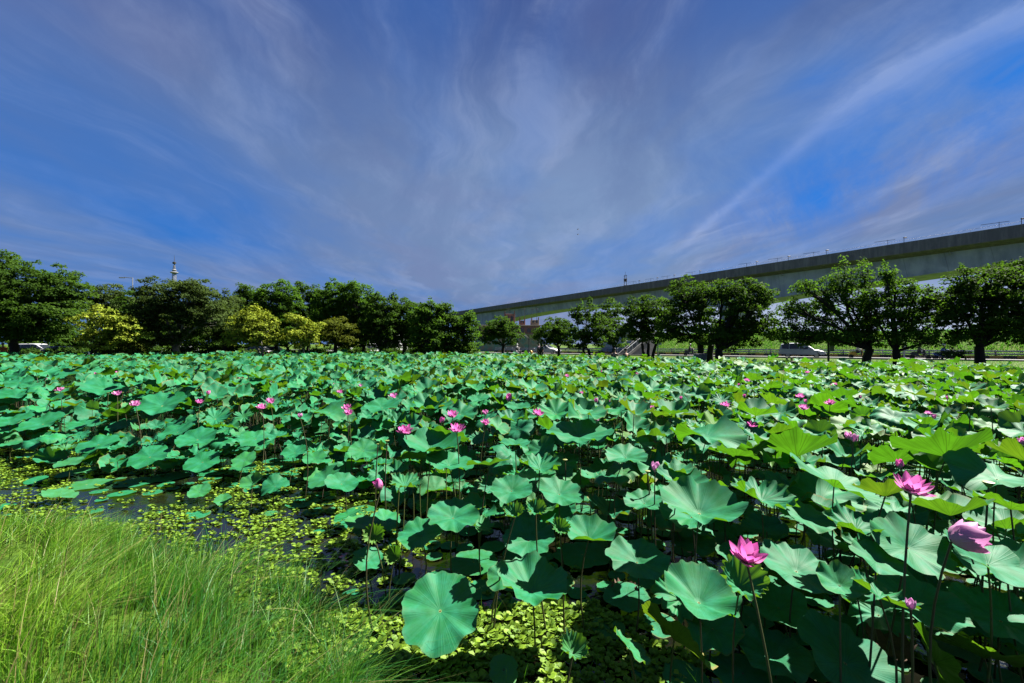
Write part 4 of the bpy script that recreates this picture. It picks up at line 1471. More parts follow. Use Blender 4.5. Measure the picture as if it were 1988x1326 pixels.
M_PETAL, t, out = new_mat("lotus petal")
pv = t.sep(t.attr("pt").outputs["Vector"])     # along, across, paleness
c = t.mix(t.smooth(pv[0], 0.0, 0.45), (0.85, 0.45, 0.52), (0.84, 0.25, 0.62))
c = t.mix(t.smooth(pv[0], 0.55, 1.0), c, (0.80, 0.11, 0.48))
c = t.mix(pv[2], c, (0.85, 0.55, 0.82))
ln = t.m("SINE", t.m("MULTIPLY", pv[1], 34.0))
c = t.mix(t.m("MULTIPLY", t.smooth(ln, 0.5, 1.0), 0.25), c, (0.62, 0.05, 0.34))
p = principled(t, t.mix(1.0, c, (1.1, 1.15, 1.1), "MULTIPLY"), 0.5, 0.3)
tr = t.new("ShaderNodeBsdfTranslucent")
t.put(tr.inputs[0], t.mix(1.0, c, (0.60, 0.52, 0.60), "MULTIPLY"))
mx = t.new("ShaderNodeMixShader")
t.put(mx.inputs[0], 0.38)
t.l.new(p, mx.inputs[1])
t.l.new(tr.outputs[0], mx.inputs[2])
t.l.new(mx.outputs[0], out.inputs[0])
M_POD = simple("seed pod", (0.20, 0.24, 0.04), .6, .3, 30)
M_STAMEN = simple("yellow stamens", (0.50, 0.28, 0.03), .7, .2, 40)


# ---------------------------------------------------------------- lotus leaves
def blade(c, r, nrm, p, nr, na, rs):
    """one lotus leaf: rim ruffled, middle dished; returns V, faces, lp"""
    th = np.arange(na) * 2 * np.pi / na
    ph = rs.random(8) * 6.28
    rho = (np.arange(1, nr + 1) / nr) ** 0.85
    k1, k2, k3 = rs.integers(4, 7), rs.integers(8, 12), rs.integers(15, 21)
    Rm = 1 + 0.045 * np.sin(2 * th + ph[0]) + 0.03 * np.sin(k1 * th + ph[1]) + 0.022 * np.sin(k2 * th + ph[2])
    if na >= 24:
        Rm = Rm + 0.016 * np.sin(k3 * th + ph[6])
    for a0 in (ph[3], ph[3] + np.pi):      # the two shallow notches
        dth = (th - a0 + np.pi) % (2 * np.pi) - np.pi
        Rm = Rm - 0.10 * np.exp(-(dth / 0.16) ** 2)
    RH, TH = np.meshgrid(rho, th, indexing="ij")
    x = RH * Rm * np.cos(TH)
    y = RH * Rm * np.sin(TH)
    wv = p.get("wave", 0.08)
    z = p.get("cup", 0.15) * (RH ** 1.5) - p.get("dip", 0.07) * np.exp(-(RH / 0.16) ** 2)
    z += wv * RH ** 2.6 * (np.sin(k1 * TH + ph[4]) * 0.9 + 0.6 * np.sin(k2 * TH + ph[5]) + 0.3 * np.sin(3 * TH + ph[7]))
    if na >= 24:
        z += wv * 0.35 * RH ** 4 * np.sin(k3 * TH + ph[6])
    z += p.get("saddle", 0.0) * RH ** 2 * np.cos(2 * (TH - p.get("sa", ph[0])))
    z -= p.get("droop", 0.0) * np.clip(RH - 0.55, 0, 1) ** 2 * 2.2
    if p.get("crinkle", 0):
        cr = p["crinkle"]
        z += cr * RH * (0.5 + RH) * (0.6 * np.sin(13 * TH + ph[1] + 2 * RH) + 0.5 * np.sin(21 * TH + ph[2]))
        x = x * (1 - 0.10 * RH ** 3 * (1 + np.sin(17 * TH + ph[3])))
        y = y * (1 - 0.10 * RH ** 3 * (1 + np.sin(17 * TH + ph[3])))
    V = np.stack([x.ravel(), y.ravel(), z.ravel()], 1)
    V = np.concatenate([[[0, 0, -p.get("dip", 0.07)]], V])
    lp = np.stack([V[:, 0], V[:, 1], np.concatenate([[0], RH.ravel()])], 1)
    fold = p.get("fold", 0.0)
    if fold:
        fa = p.get("fa", ph[6])
        ca, sa = math.cos(fa), math.sin(fa)
        a = V[:, 0] * ca + V[:, 1] * sa
        b_ = -V[:, 0] * sa + V[:, 1] * ca
        R0 = 0.22
        ab = np.abs(a)
        ang = np.minimum(ab / R0, 1.0) * fold
        # bend smoothly close to the axis and then straight
        aa = np.where(ab < R0, ab * np.cos(ang * 0.5), R0 * np.cos(fold * 0.5) + (ab - R0) * math.cos(fold))
        zz_ = np.where(ab < R0, ab * np.sin(ang * 0.5), R0 * np.sin(fold * 0.5) + (ab - R0) * math.sin(fold))
        a2 = np.sign(a) * aa
        V = np.stack([a2 * ca - b_ * sa, a2 * sa + b_ * ca, V[:, 2] + zz_], 1)
    V = V * r
    n = np.array(nrm, float)
    n /= np.linalg.norm(n)
    sp = p.get("spin", rs.random() * 6.28)
    u = np.cross([0, 1, 0.01], n)
    u /= np.linalg.norm(u)
    w = np.cross(n, u)
    u2, w2 = u * math.cos(sp) + w * math.sin(sp), -u * math.sin(sp) + w * math.cos(sp)
    V = V[:, :1] * u2 + V[:, 1:2] * w2 + V[:, 2:3] * n + np.array(c)
    k = np.arange(na)
    tri = np.stack([np.zeros(na, int), 1 + k, 1 + (k + 1) % na], 1)
    qs = []
    for i in range(nr - 1):
        a = 1 + i * na
        qs.append(np.stack([a + k, a + na + k, a + na + (k + 1) % na, a + (k + 1) % na], 1))
    return V, tri, (np.concatenate(qs) if qs else np.zeros((0, 4), int)), lp


def stalk_np(p0, p1, rs, r0=0.006, n=5, seg=5, sway=0.08):
    p0, p1 = np.array(p0, float), np.array(p1, float)
    tt = np.linspace(0, 1, seg + 1)
    L = np.linalg.norm(p1 - p0)
    d = rs.normal(size=3) * sway * L
    d[2] = 0
    P = p0 + (p1 - p0) * tt[:, None] + d * np.sin(np.pi * tt)[:, None] * (0.6 + 0.4 * tt)[:, None]
    a = np.arange(n) * 2 * np.pi / n
    rr = r0 * (1.15 - 0.35 * tt)
    dirv = (p1 - p0) / (L + 1e-9)
    u = np.cross(dirv, [0, 1, 0.0])
    u /= np.linalg.norm(u) + 1e-9
    w = np.cross(dirv, u)
    V = P[:, None, :] + rr[:, None, None] * (np.cos(a)[None, :, None] * u + np.sin(a)[None, :, None] * w)
    V = V.reshape(-1, 3)
    k = np.arange(n)
    F_ = np.concatenate([np.stack([i * n + k, i * n + (k + 1) % n, (i + 1) * n + (k + 1) % n, (i + 1) * n + k], 1) for i in range(seg)])
    return V, F_


LEAVES = []      # dict: c, r, n, p, tint, hero


def add_leaf(x, y, z, r, n, p, tint, hero=None, root=None):
    LEAVES.append(dict(c=(x, y, z), r=r, n=n, p=p, tint=tint, hero=hero, root=root))


SH = dict(
    n=dict(cup=.16, wave=.07), flat=dict(cup=.05, wave=.06, dip=.05, saddle=.04), cup=dict(cup=.42, wave=.09), funnel=dict(cup=.6, wave=.12),
    cr=dict(cup=.30, wave=.10, crinkle=.05, saddle=.08), crc=dict(cup=.75, wave=.08, crinkle=.06), sad=dict(cup=.10, wave=.08, saddle=.28),
    fold=dict(cup=.1, wave=.06, fold=.75), sharp=dict(cup=.05, wave=.05, fold=1.25), droop=dict(cup=.02, wave=.09, droop=.9, dip=.1), foldy=dict(cup=.12, wave=.08, saddle=.10),
    float=dict(cup=.01, wave=.012, dip=.01))
# px, py, width in px, height over water, tilt towards viewer, roll to the right, shape, tint (tone, painted darker on most shaded leaves; wear; yellow), label
HERO = [
    (855, 1182, 160, .36, 24, 2, "flat", (.35, .1, 0), "biggest round flat leaf in the foreground above the water lettuce"),
    (1033, 1143, 136, .46, 8, 4, "cup", (.35, .15, 0), "dished leaf half in shade just right of the biggest round leaf"),
    (972, 1118, 58, .40, 30, -15, "n", (.7, .3, .1), "small leaf peeking out behind the dished leaf right of the biggest one"),
    (880, 1003, 98, .62, 16, 4, "n", (.3, .1, 0), "bright leaf with a square shadow above the biggest round leaf"),
    (818, 1037, 92, .46, 12, -8, "n", (.35, .1, 0), "half shaded leaf just below left of the leaf with a square shadow"),
    (1143, 1043, 106, .72, 2, 0, "cup", (.35, .1, 0), "pale ruffled leaf alone above the dished foreground leaf"),
    (716, 1086, 64, .30, 10, 20, "n", (.3, .1, 0), "leaf low at the edge of the grass, left of the two yellow curled leaves"),
    (727, 1040, 44, .55, 48, 10, "crc", (.9, .5, .8), "upper one of two small yellow curled leaves at the grass edge"),
    (768, 1078, 38, .48, 50, -8, "crc", (.9, .4, .8), "lower one of two small yellow curled leaves at the grass edge"),
    (787, 941, 66, .86, 6, 6, "cr", (.5, .4, .1), "crinkled pale leaf right beside the magenta bud"),
    (1086, 957, 94, .72, 14, 6, "n", (.25, .1, 0), "leaf lit along its left rim only, below the crinkled middle leaf"),
    (993, 951, 84, .66, 18, 0, "n", (.2, .1, 0), "round leaf lying wholly in shade left of the leaf lit along its rim"),
    (1048, 907, 88, .98, 6, 4, "cr", (.35, .15, 0), "crinkled teal leaf in the middle of the foreground leaves"),
    (1124, 845, 126, 1.06, 8, 0, "n", (.3, 0, 0), "large pale ruffled leaf under the pale pink bud"),
    (838, 872, 106, 1.0, 10, 4, "cup", (.35, 0, 0), "wide dished leaf below the two brightest open flowers"),
    (818, 888, 92, .92, -18, -10, "n", (.6, .2, .2), "leaf showing its olive underside below the wide dished leaf"),
    (872, 900, 96, .90, 4, 12, "n", (.3, 0, 0), "leaf tucked under the right side of the wide dished leaf"),
    (868, 848, 84, 1.06, -24, 12, "n", (.8, .1, .3), "leaf with green underside showing under the right bright flower"),
    (706, 874, 58, .62, 22, 6, "n", (.5, 0, .1), "light green leaf with a shaded corner left of the seed stalks"),
    (632, 928, 62, .32, 22, -14, "n", (.55, 0, .1), "light leaf at the water's edge, upper left one of a close pair"),
    (664, 938, 62, .34, 14, 16, "n", (.35, 0, 0), "leaf at the water's edge, lower right one of a close pair"),
    (1026, 1046, 106, .42, 16, 0, "n", (.2, .1, 0), "leaf in deep shade left of the pale ruffled leaf"),
    (1087, 1026, 38, .80, 40, 6, "crc", (.8, .4, .35), "tiny yellowish curled leaf at the left rim of the pale ruffled leaf"),
    (1000, 1000, 44, .86, 20, -6, "crc", (.5, .4, .1), "small crumpled dark leaf, left one of a pair over the shaded leaf"),
    (1040, 992, 42, .90, 30, 4, "crc", (.5, .5, .05), "small crumpled dark leaf with a deep hollow, right one of a pair"),
    (1112, 1264, 62, .40, 18, 6, "crc", (.6, .5, .35), "small crumpled leaf standing in the water lettuce at the bottom"),
    (1236, 1088, 116, .56, 14, 0, "n", (.2, .1, 0), "broad leaf in deep shade right of the pale ruffled leaf"),
    (1357, 993, 148, .92, 14, 0, "cup", (.35, .05, 0), "wide fan shaped pale leaf above left of the front open flower"),
    (1356, 1165, 144, .62, 12, 4, "cup", (.35, .15, 0), "big folded bright leaf below left of the front open flower"),
    (1435, 1136, 92, .84, 30, 0, "crc", (.45, .5, .1), "dark crumpled cup shaped leaf right under the front open flower"),
    (1222, 1254, 84, .46, 10, 44, "foldy", (.5, .5, .1), "narrow bright leaf tipped down to the right at the bottom"),
    (1545, 1105, 140, .70, 14, 6, "n", (.15, .1, 0), "large shaded leaf right of the front open flower"),
    (1640, 1282, 176, .36, 20, 8, "n", (.2, .1, 0), "large dark leaf at the bottom with only its left rim lit"),
    (1628, 1134, 84, .82, 22, -6, "cup", (.5, .3, 0), "leaf with a bright left half, right of the large shaded leaf"),
    (1706, 1156, 110, .84, 4, 22, "cr", (.4, .4, 0), "crinkled leaf sloping down to the right below the crinkled fan"),
    (1660, 1026, 122, .98, 8, 10, "cr", (.3, .15, 0), "crinkled fan shaped leaf left of the big half lit leaf"),
    (1700, 1086, 96, .92, 16, 8, "n", (.3, .1, 0), "leaf lit in bands under the crinkled fan shaped leaf"),
    (1762, 1060, 140, .96, 30, 6, "n", (.3, .1, 0), "big half lit leaf behind the long flower stalks"),
    (1918, 1092, 160, .92, 18, 16, "n", (.15, .1, 0), "big dark leaf at the right edge below the drooping pale flower"),
    (1620, 940, 164, 1.03, 8, 20, "n", (.35, 0, 0), "very wide leaf with a bright top and glowing green underside"),
    (1478, 968, 126, .98, 6, 8, "cr", (.3, .1, 0), "crinkled frosty looking leaf left of the very wide bright leaf"),
    (1560, 1004, 104, .88, 14, 10, "n", (.3, .2, 0), "partly shaded leaf between the frosty crinkled leaf and the fan"),
    (1372, 845, 130, 1.18, 2, 0, "sad", (.3, 0, 0), "large folded leaf with one bright green flank in the middle distance"),
    (1545, 882, 146, 1.10, -20, 4, "cup", (.8, .1, .2), "broad yellow green underside behind the very wide bright leaf"),
    (1834, 882, 148, 1.20, -22, 0, "cup", (.8, .1, .2), "broad green underside rising above the open flower at the right"),
    (1716, 960, 92, 1.12, -26, 6, "cup", (.6, .9, .1), "brownish dark underside of a curled leaf left of the right open flower"),
    (1842, 996, 130, 1.02, -16, 0, "cup", (.6, .4, .2), "green underside in half shade below the open flower at the right"),
    (1934, 926, 150, 1.12, 8, 0, "sad", (.3, .1, 0), "large rumpled leaf behind the seed pod at the right edge"),
    (1960, 985, 110, 1.0, -8, 20, "n", (.3, .2, 0), "leaf sloping down at the right edge under the rumpled one"),
    (1430, 886, 84, 1.08, -16, 20, "n", (.7, .1, .2), "small green underside under the large folded leaf"),
    (1322, 940, 100, .98, 4, 4, "cup", (.3, .1, 0), "dished leaf in half shade left of the fan shaped pale leaf"),
    (1214, 886, 88, 1.04, 8, 0, "n", (.3, .1, 0), "pale leaf left of the pale pink bud on the right half"),
    (1250, 975, 80, .70, 10, 0, "n", (.3, .1, 0), "low leaf behind the thin stalks left of the fan shaped leaf"),
    (1440, 1304, 110, .10, 4, 0, "float", (.25, .1, 0), "floating leaf at the bottom edge below the folded bright leaf"),
    (1330, 1312, 90, .04, 0, 0, "float", (.5, .2, .1), "lit floating leaf at the bottom edge right of the water lettuce"),
    (1815, 1282, 130, .42, 0, 58, "foldy", (.5, .3, .1), "upright folded leaf with a lit left edge near the bottom right"),
    (1905, 1270, 140, .36, -24, 20, "n", (.5, .6, .4), "dull yellow leaf in shade at the bottom right"),
    (1310, 1236, 150, .42, 0, 46, "foldy", (.6, 1.0, .6), "long folded yellow brown leaf sloping down to the right"),
    (1488, 1020, 70, .6, 10, 0, "n", (.2, .2, 0), "small low leaf in shade under the frosty crinkled leaf"),
    (1420, 1075, 60, .4, 10, 0, "n", (.2, .2, 0), "small shaded leaf left behind the front open flower"),
    (1510, 1175, 120, .35, 10, 0, "n", (.15, .2, 0), "low shaded leaf right below the front open flower"),
    (1780, 1170, 150, .55, 12, 0, "n", (.15, .2, 0), "wide leaf in deep shade around the closed purple bud"),
    (1940, 1200, 160, .5, 10, 0, "n", (.15, .2, 0), "wide shaded leaf at the right edge near the bottom"),
    (1500, 1270, 130, .2, 8, 0, "n", (.15, .2, 0), "dark low leaf near the bottom between two thin stalks"),
    (1215, 1155, 90, .08, 4, 0, "float", (.15, .2, 0), "dark floating leaf left of the big folded bright leaf"),
    (1130, 1075, 110, .03, 0, 0, "float", (.4, .2, 0), "striped floating leaf under the pale ruffled leaf"),
    (920, 1090, 100, .03, 0, 0, "float", (.4, .2, .1), "floating leaf just above the biggest round leaf"),
    (930, 1020, 60, .5, 4, 20, "cr", (.5, .3, .2), "thin crinkled leaf right beside the leaf with a square shadow"),
    (1180, 1215, 70, .03, 0, 0, "float", (.3, .2, .3), "yellowish floating leaf right of the dished foreground leaf"),
    (978, 1297, 62, .12, 16, 10, "float", (.9, .1, .35), "pale green pad lying in the water lettuce at the bottom"),
    (1040, 925, 76, .9, -4, 0, "n", (.4, .2, .1), "leaf hidden behind the crinkled teal leaf"),
    (950, 900, 90, .96, -14, -6, "n", (.6, .2, .1), "green leaf on edge left of the crinkled teal leaf"),
    (1000, 862, 60, 1.0, 0, 0, "n", (.3, 0, 0), "grey green leaf between the bright flowers and the large pale leaf"),
    # left side
    (292, 886, 72, .38, 22, 0, "flat", (.5, 0, 0), "round bright leaf right of the two tall seed stalks"),
    (394, 896, 66, .36, 22, 0, "flat", (.5, 0, 0), "bright leaf right of the round one by the two tall stalks"),
    (475, 892, 46, .36, 26, 0, "flat", (.9, 0, .15), "small yellow green leaf above the open water"),
    (192, 862, 66, .48, 20, 0, "flat", (.5, 0, 0), "flat green leaf left behind the two tall seed stalks"),
    (84, 822, 66, .58, 22, 0, "n", (.5, 0, 0), "leaf near the left edge above the yellow carpet"),
    (165, 822, 50, .54, 16, 0, "flat", (.5, 0, 0), "small leaf left of the two tall seed stalks"),
    (237, 825, 48, .52, 18, 0, "flat", (.5, 0, 0), "small leaf crossed by the right tall seed stalk"),
    (315, 786, 86, .92, 22, 4, "n", (.3, 0, 0), "largest dished teal leaf of the left field"),
    (206, 755, 84, .98, 10, 14, "n", (.3, 0, 0), "wide pointed leaf above the two tall seed stalks"),
    (132, 727, 56, 1.05, 20, 0, "n", (.25, 0, 0), "dished teal leaf high in the left field"),
    (384, 852, 72, .58, 20, 0, "n", (.45, 0, 0), "leaf with a bright centre in the left field"),
    (345, 838, 62, .62, 16, -8, "n", (.3, 0, 0), "leaf overlapping the one with a bright centre from behind"),
    (497, 851, 60, .55, 18, 6, "flat", (.6, 0, .05), "pale leaf above the small yellow green one"),
    (30, 768, 62, .92, 16, 0, "n", (.4, 0, 0), "broad leaf at the very left edge of the field"),
    (20, 820, 66, .6, 14, 0, "n", (.4, 0, 0), "leaf cut by the left edge of the picture"),
    (389, 954, 40, .12, 22, 8, "n", (.7, 0, .15), "small leaf at the tip of the grass bank beside open water"),
    (434, 970, 30, .10, 24, 10, "n", (.8, 0, .2), "tiny leaf right of the one at the tip of the grass bank"),
    (491, 937, 40, .30, 34, -6, "cup", (.9, .1, .2), "small notched yellow green leaf above the carpet"),
    (535, 943, 52, .28, 24, 0, "sad", (.3, 0, 0), "dark notched leaf right of the yellow green notched one"),
    (72, 931, 36, .05, 10, 0, "float", (.5, 0, 0), "left one of two small pads in the yellow carpet"),
    (133, 919, 36, .06, 10, 0, "float", (.5, 0, 0), "right one of two small pads in the yellow carpet"),
    (573, 878, 50, .52, 16, 0, "n", (.35, 0, 0), "teal leaf left of the close pair at the water's edge"),
    (612, 890, 46, .46, 18, 0, "n", (.75, 0, .1), "yellow green leaf above the close pair at the water's edge"),
    (170, 940, 80, .012, 0, 0, "float", (.5, .2, .2), "pale pad afloat on the open water at the left"),
    (270, 935, 70, .012, 0, 0, "float", (.3, .1, 0), "dull pad afloat on the open water, right of the pale one"),
    (330, 925, 70, .012, 0, 0, "float", (.3, .1, 0), "pad afloat behind the tip of the grass bank"),
    (540, 905, 60, .012, 0, 0, "float", (.3, .1, .1), "pad afloat above the two notched leaves"),
    (420, 915, 60, .012, 0, 0, "float", (.3, .1, 0), "pad afloat beneath the small yellow green leaf"),
    (590, 975, 60, .012, 0, 0, "float", (.3, .1, 0), "pad afloat at the edge of the yellow carpet"),
    (610, 992, 40, .012, 0, 0, "float", (.3, .1, 0), "small pad afloat nearest to the grass, left of the curled leaves"),
    (742, 790, 66, 1.04, 14, 0, "n", (.3, 0, 0), "dished leaf in the middle of the field left of the round pink bud"),
    (1005, 790, 50, 1.06, 10, 0, "n", (.3, 0, 0), "leaf right below the round pink bud"),
    (930, 775, 44, 1.06, 12, 0, "n", (.3, 0, 0), "teal leaf left of the round pink bud"),
    (640, 800, 64, 1.0, 14, 8, "sad", (.4, 0, .1), "creased pale leaf left of the twin pink flowers"),
]
HP = []
for (px, py, w, z, tl, ro, sh, tint, lab) in HERO:
    Yh = F * (EYE - z) / (py - HOR)
    r = w * Yh / F / 2 * 0.98
    c = W(px, py, Yh)
    n = {(1310, 1236): (1, .52, 1), (1222, 1254): (.8, .15, 1), (1815, 1282): (1, -.25, .35)}.get((px, py)) or (math.sin(R(ro)), -math.sin(R(tl)), math.cos(R(tl)) * math.cos(R(ro)))
    add_leaf(c.x, Yh, z, r, n, dict(SH[sh]), tint, lab, None)
    HP.append((px, py, w, Yh, z))
HPa = np.array(HP)

# ---- the rest of the field
cand = []
rf = np.random.default_rng(5)


def reject(x, y, z, r):
    px, py = proj((x, y, z))
    wr = 2 * r * F / y
    if px < -260 or px > 2250:
        return True
    ov = (HPa[:, 3] > y - 0.05) & (np.abs(HPa[:, 0] - px) < HPa[:, 2] * .34 + wr * .42) & (np.abs(HPa[:, 1] - py) < HPa[:, 2] * .26 + wr * .22) & (HPa[:, 2] > 34)
    if ov.any():
        return True
    # never the same place as a leaf set by hand
    hx = (HPa[:, 0] - 994) / F * HPa[:, 3]
    near = (np.hypot(hx - x, HPa[:, 3] - y) < (HPa[:, 2] * HPa[:, 3] / F / 2 + r) * .55) & (np.abs(HPa[:, 4] - z) < .12)
    return bool(near.any())


y = 2.3
while y < 42:
    st = .36 if y < 8 else (.36 if y < 14 else .42 if y < 24 else .47)
    xs = np.arange(-1.45 * y - 1, 1.5 * y + 1, st)
    for x in xs:
        X = x + rf.normal() * st * .42
        Y_ = y + rf.normal() * st * .42
        cand.append((X, Y_))
    y += st * .86
cand = np.array(cand)
sdv = pond_sd(cand[:, 0], cand[:, 1])
nearY = np.interp(cand[:, 0], EX, EYY)
for (X, Y_), sd in zip(cand, sdv):
    if sd < .5 or Y_ < 1.5:
        continue
    dn = Y_ - nearY[0] if False else Y_ - float(np.interp(X, EX, EYY))
    hn = wob(X, Y_, .55, 1.0) * .13 + wob(X, Y_, 1.7, 2.0) * .07
    rr = float(np.clip(rf.normal(.208, .055), .11, .35))
    if X < .9:
        start = 1.75 if X > -7 else .9
        if X > -1.2:
            start = 2.3 + max(0, X) * .3
        if dn < start + rf.random() * .5:
            if X < -1.0 and dn > .75 and sd > .7 and rf.random() < .42:
                hl = float(rf.uniform(.04, .34))
                rl_ = float(rf.uniform(.11, .2))
                pxl, pyl = proj((X, Y_, hl))
                if not (130 < pxl < 330 and 915 < pyl < 985) and not reject(X, Y_, hl, rl_):
                    add_leaf(X, Y_, hl, rl_, (rf.normal() * .15, -.12 + rf.normal() * .12, 1), dict(cup=.10, wave=.06), (float(rf.uniform(.3, 1)), .1, float(rf.uniform(0, .3))))
            continue
        h = .34 + .72 * float(sstep(dn, start, start + 3.4)) + hn + rf.normal() * .12
        if dn < start + 1.2:
            rr *= .8
    else:
        lowp = float(sstep(Y_, 6.0, 3.0))
        h = .98 + hn + rf.normal() * .13
        if rf.random() < .62 * lowp + .12:
            h *= rf.uniform(.35, .8)
    px, py = proj((X, Y_, h))
    if 660 < px < 1300 and py > 1010:
        continue
    if Y_ > 9 and rf.random() < .12:
        h += rf.random() * .22
    h = float(np.clip(h, .15, 1.38))
    if Y_ < 3.4 and h > .75:
        h = .35 + rf.random() * .3
    if reject(X, Y_, h, rr):
        continue
    side = X / max(Y_, 1)
    tl = 11 - 9 * float(sstep(side, -.3, .5)) + rf.normal() * 15
    ro = 3 + rf.normal() * 15
    nn = (math.sin(R(ro)), -math.sin(R(tl)), math.cos(R(tl)) * math.cos(R(ro)))
    k_ = rf.random()
    p_ = dict(cup=float(rf.uniform(.02, .30)), wave=float(rf.uniform(.08, .20)), dip=.06, saddle=float(rf.uniform(0, .12)))
    if k_ < .14:
        p_["cup"] = float(rf.uniform(.4, .65))
    elif k_ < .26:
        p_["saddle"] = float(rf.uniform(.15, .32))
    elif k_ < .38:
        p_["fold"] = float(rf.uniform(.4, .9))
    elif k_ < .50:
        p_["crinkle"] = .05
    elif k_ < .60:
        p_["droop"] = float(rf.uniform(.5, 1.0))
    ye = float(sstep(side, -.6, .6))
    tint = (float(np.clip(.35 + rf.normal() * .3, 0, 1)), float(max(0, rf.random() * 1.5 - .65)), float(np.clip((rf.random() - .78) * 3.5, 0, .8)) * (.4 + .6 * ye))
    add_leaf(X, Y_, h, rr, nn, p_, tint)
    if Y_ < 17 and dn > 1.2 and rf.random() < (.62 if X < 1 else .40):
        X2_, Y2_ = X + rf.uniform(-.25, .25), Y_ + rf.uniform(-.25, .25)
        h2, r2 = h * float(rf.uniform(.35, .8)), float(rf.uniform(.12, .26))
        pq = proj((X2_, Y2_, h2))
        if not (660 < pq[0] < 1300 and pq[1] > 1000) and float(pond_sd(X2_, Y2_)) > .9 and not reject(X2_, Y2_, h2, r2):
            add_leaf(X2_, Y2_, h2, r2, (.1 + rf.normal() * .22, -.16 + rf.normal() * .2, 1), dict(cup=float(rf.uniform(.02, .35)), wave=float(rf.uniform(.06, .16)), saddle=float(rf.uniform(0, .15))), tint)
# pads lying on the water under the canopy
pads = [(l["c"][0], l["c"][1], l["r"]) for l in LEAVES if l["c"][2] < .14]
for i in range(5200):
    X, Y_ = rf.uniform(-7, 10), 1.7 + 9 * rf.random() ** 1.4
    if abs(X) > 1.35 * Y_ + .3:
        continue
    sd = float(pond_sd(X, Y_))
    if sd < .35 or (X < .75 and X > -1.4 and Y_ < 3.45):
        continue
    if X < 0 and sd < 1.3 and rf.random() < .93:
        continue
    rr = rf.uniform(.07, .20)
    if any(math.hypot(X - a_, Y_ - b2) < (rr + c2) * .86 for a_, b2, c2 in pads):
        continue
    pads.append((X, Y_, rr))
    add_leaf(X, Y_, .008 + rf.random() * .012, rr, (rf.normal() * .02, rf.normal() * .02, 1), dict(SH["float"]), (rf.random() * .6, rf.random() * .9, max(0, rf.random() - .75)))

# build every blade once, then see which show largest
for i, l in enumerate(LEAVES):
    Yl = l["c"][1]
    big_ = 2 * l["r"] * F / Yl
    if big_ > 75:
        nr, na = 9, 72
    elif big_ > 36:
        nr, na = 6, 42
    elif big_ > 18:
        nr, na = 4, 26
    elif big_ > 10:
        nr, na = 3, 16
    else:
        nr, na = 2, 11
    if l["p"].get("crinkle") and na >= 42:
        na = 96
    rs = np.random.default_rng(i + 31)
    l["V"], l["T"], l["Q"], l["lp"] = blade(l["c"], l["r"], l["n"], l["p"], nr, na, rs)
    l["low"] = l["c"][2] < .06
    cV = l["V"][0]
    rt = (cV[0] + rs.normal() * .07, cV[1] + rs.normal() * .07, -.25)
    l["rt"] = rt
    if not l["low"] and Yl < 17:
        l["S"] = stalk_np(rt, cV + np.array([0, 0, .004]), rs, .0062 if Yl < 9 else .007, 6 if Yl < 6 else 4, 6 if Yl < 6 else 3, .06)
    else:
        l["S"] = None
vv, pp, own, ofs = [], [], [], 0
for i, l in enumerate(LEAVES):
    if l["c"][1] > 15:
        continue
    V, T, Q = l["V"], l["T"], l["Q"]
    vv.append(V)
    pp += [tuple(f) for f in (T + ofs).tolist()] + [tuple(f) for f in (Q + ofs).tolist()]
    own += [i] * (len(T) + len(Q))
    ofs += len(V)
bvh = BVHTree.FromPolygons(np.concatenate(vv).tolist(), pp)
seen = {}
O_ = Vector((0, 0, EYE))
for py in range(694, 1326, 5):
    for px in range(2, 1988, 5):
        d = Vector(((px - 994) / F, 1.0, (HOR - py) / F)).normalized()
        h = bvh.ray_cast(O_, d)
        if h[2] is not None:
            j = own[h[2]]
            sgn = h[1].dot(d) < 0
            a = seen.setdefault(j, [0, 0, 0, 0])
            a[0] += 1
            a[1] += px
            a[2] += py
            a[3] += 1 if sgn else 0
del bvh
order = sorted(seen, key=lambda j: -seen[j][0])
alone = set(order[:300])

LM = [(1450, 1073, "the front open flower"), (1770, 940, "the right open flower"), (1872, 1040, "the drooping pale flower"), (1745, 898, "the small red bud"), (735, 938, "the magenta bud"),
      (787, 833, "the left bright flower"), (887, 830, "the right bright flower"), (943, 812, "the stacked twin blooms"), (1045, 800, "the two tone flower"), (676, 795, "the doubled pink flowers"),
      (988, 770, "the round pink bud"), (583, 806, "the pale half open bud"), (388, 779, "the low pink flower at left"), (569, 722, "the far left flower"), (1458, 823, "the wide pink flower"),
      (1272, 905, "the pale rounded bud"), (1652, 847, "the two pale buds"), (1765, 1168, "the closed purple bud"), (1801, 800, "the pale pair at right"), (1890, 762, "the small far right flower"),
      (222, 840, "the two tall seed stalks"), (752, 860, "the pod stalks near the grass"), (1917, 937, "the right edge pod"), (855, 1182, "the biggest round leaf"), (1620, 940, "the very wide bright leaf"),
      (1372, 845, "the large folded leaf"), (1834, 882, "the broad green underside"), (1124, 845, "the large ruffled leaf"), (1356, 1165, "the big bright folded leaf"), (315, 786, "the largest left leaf"),
      (30, 768, "the left picture edge"), (1975, 790, "the right picture edge"), (1356, 993, "the fan shaped leaf"), (1640, 1282, "the dark bottom leaf"), (150, 900, "the yellow carpet"),
      (1182, 783, "the pale far bud"), (1380, 768, "the far orange pink bud"), (1640, 770, "the lone far bud"), (450, 760, "the gap below the bushes"), (850, 745, "the field's far middle")]


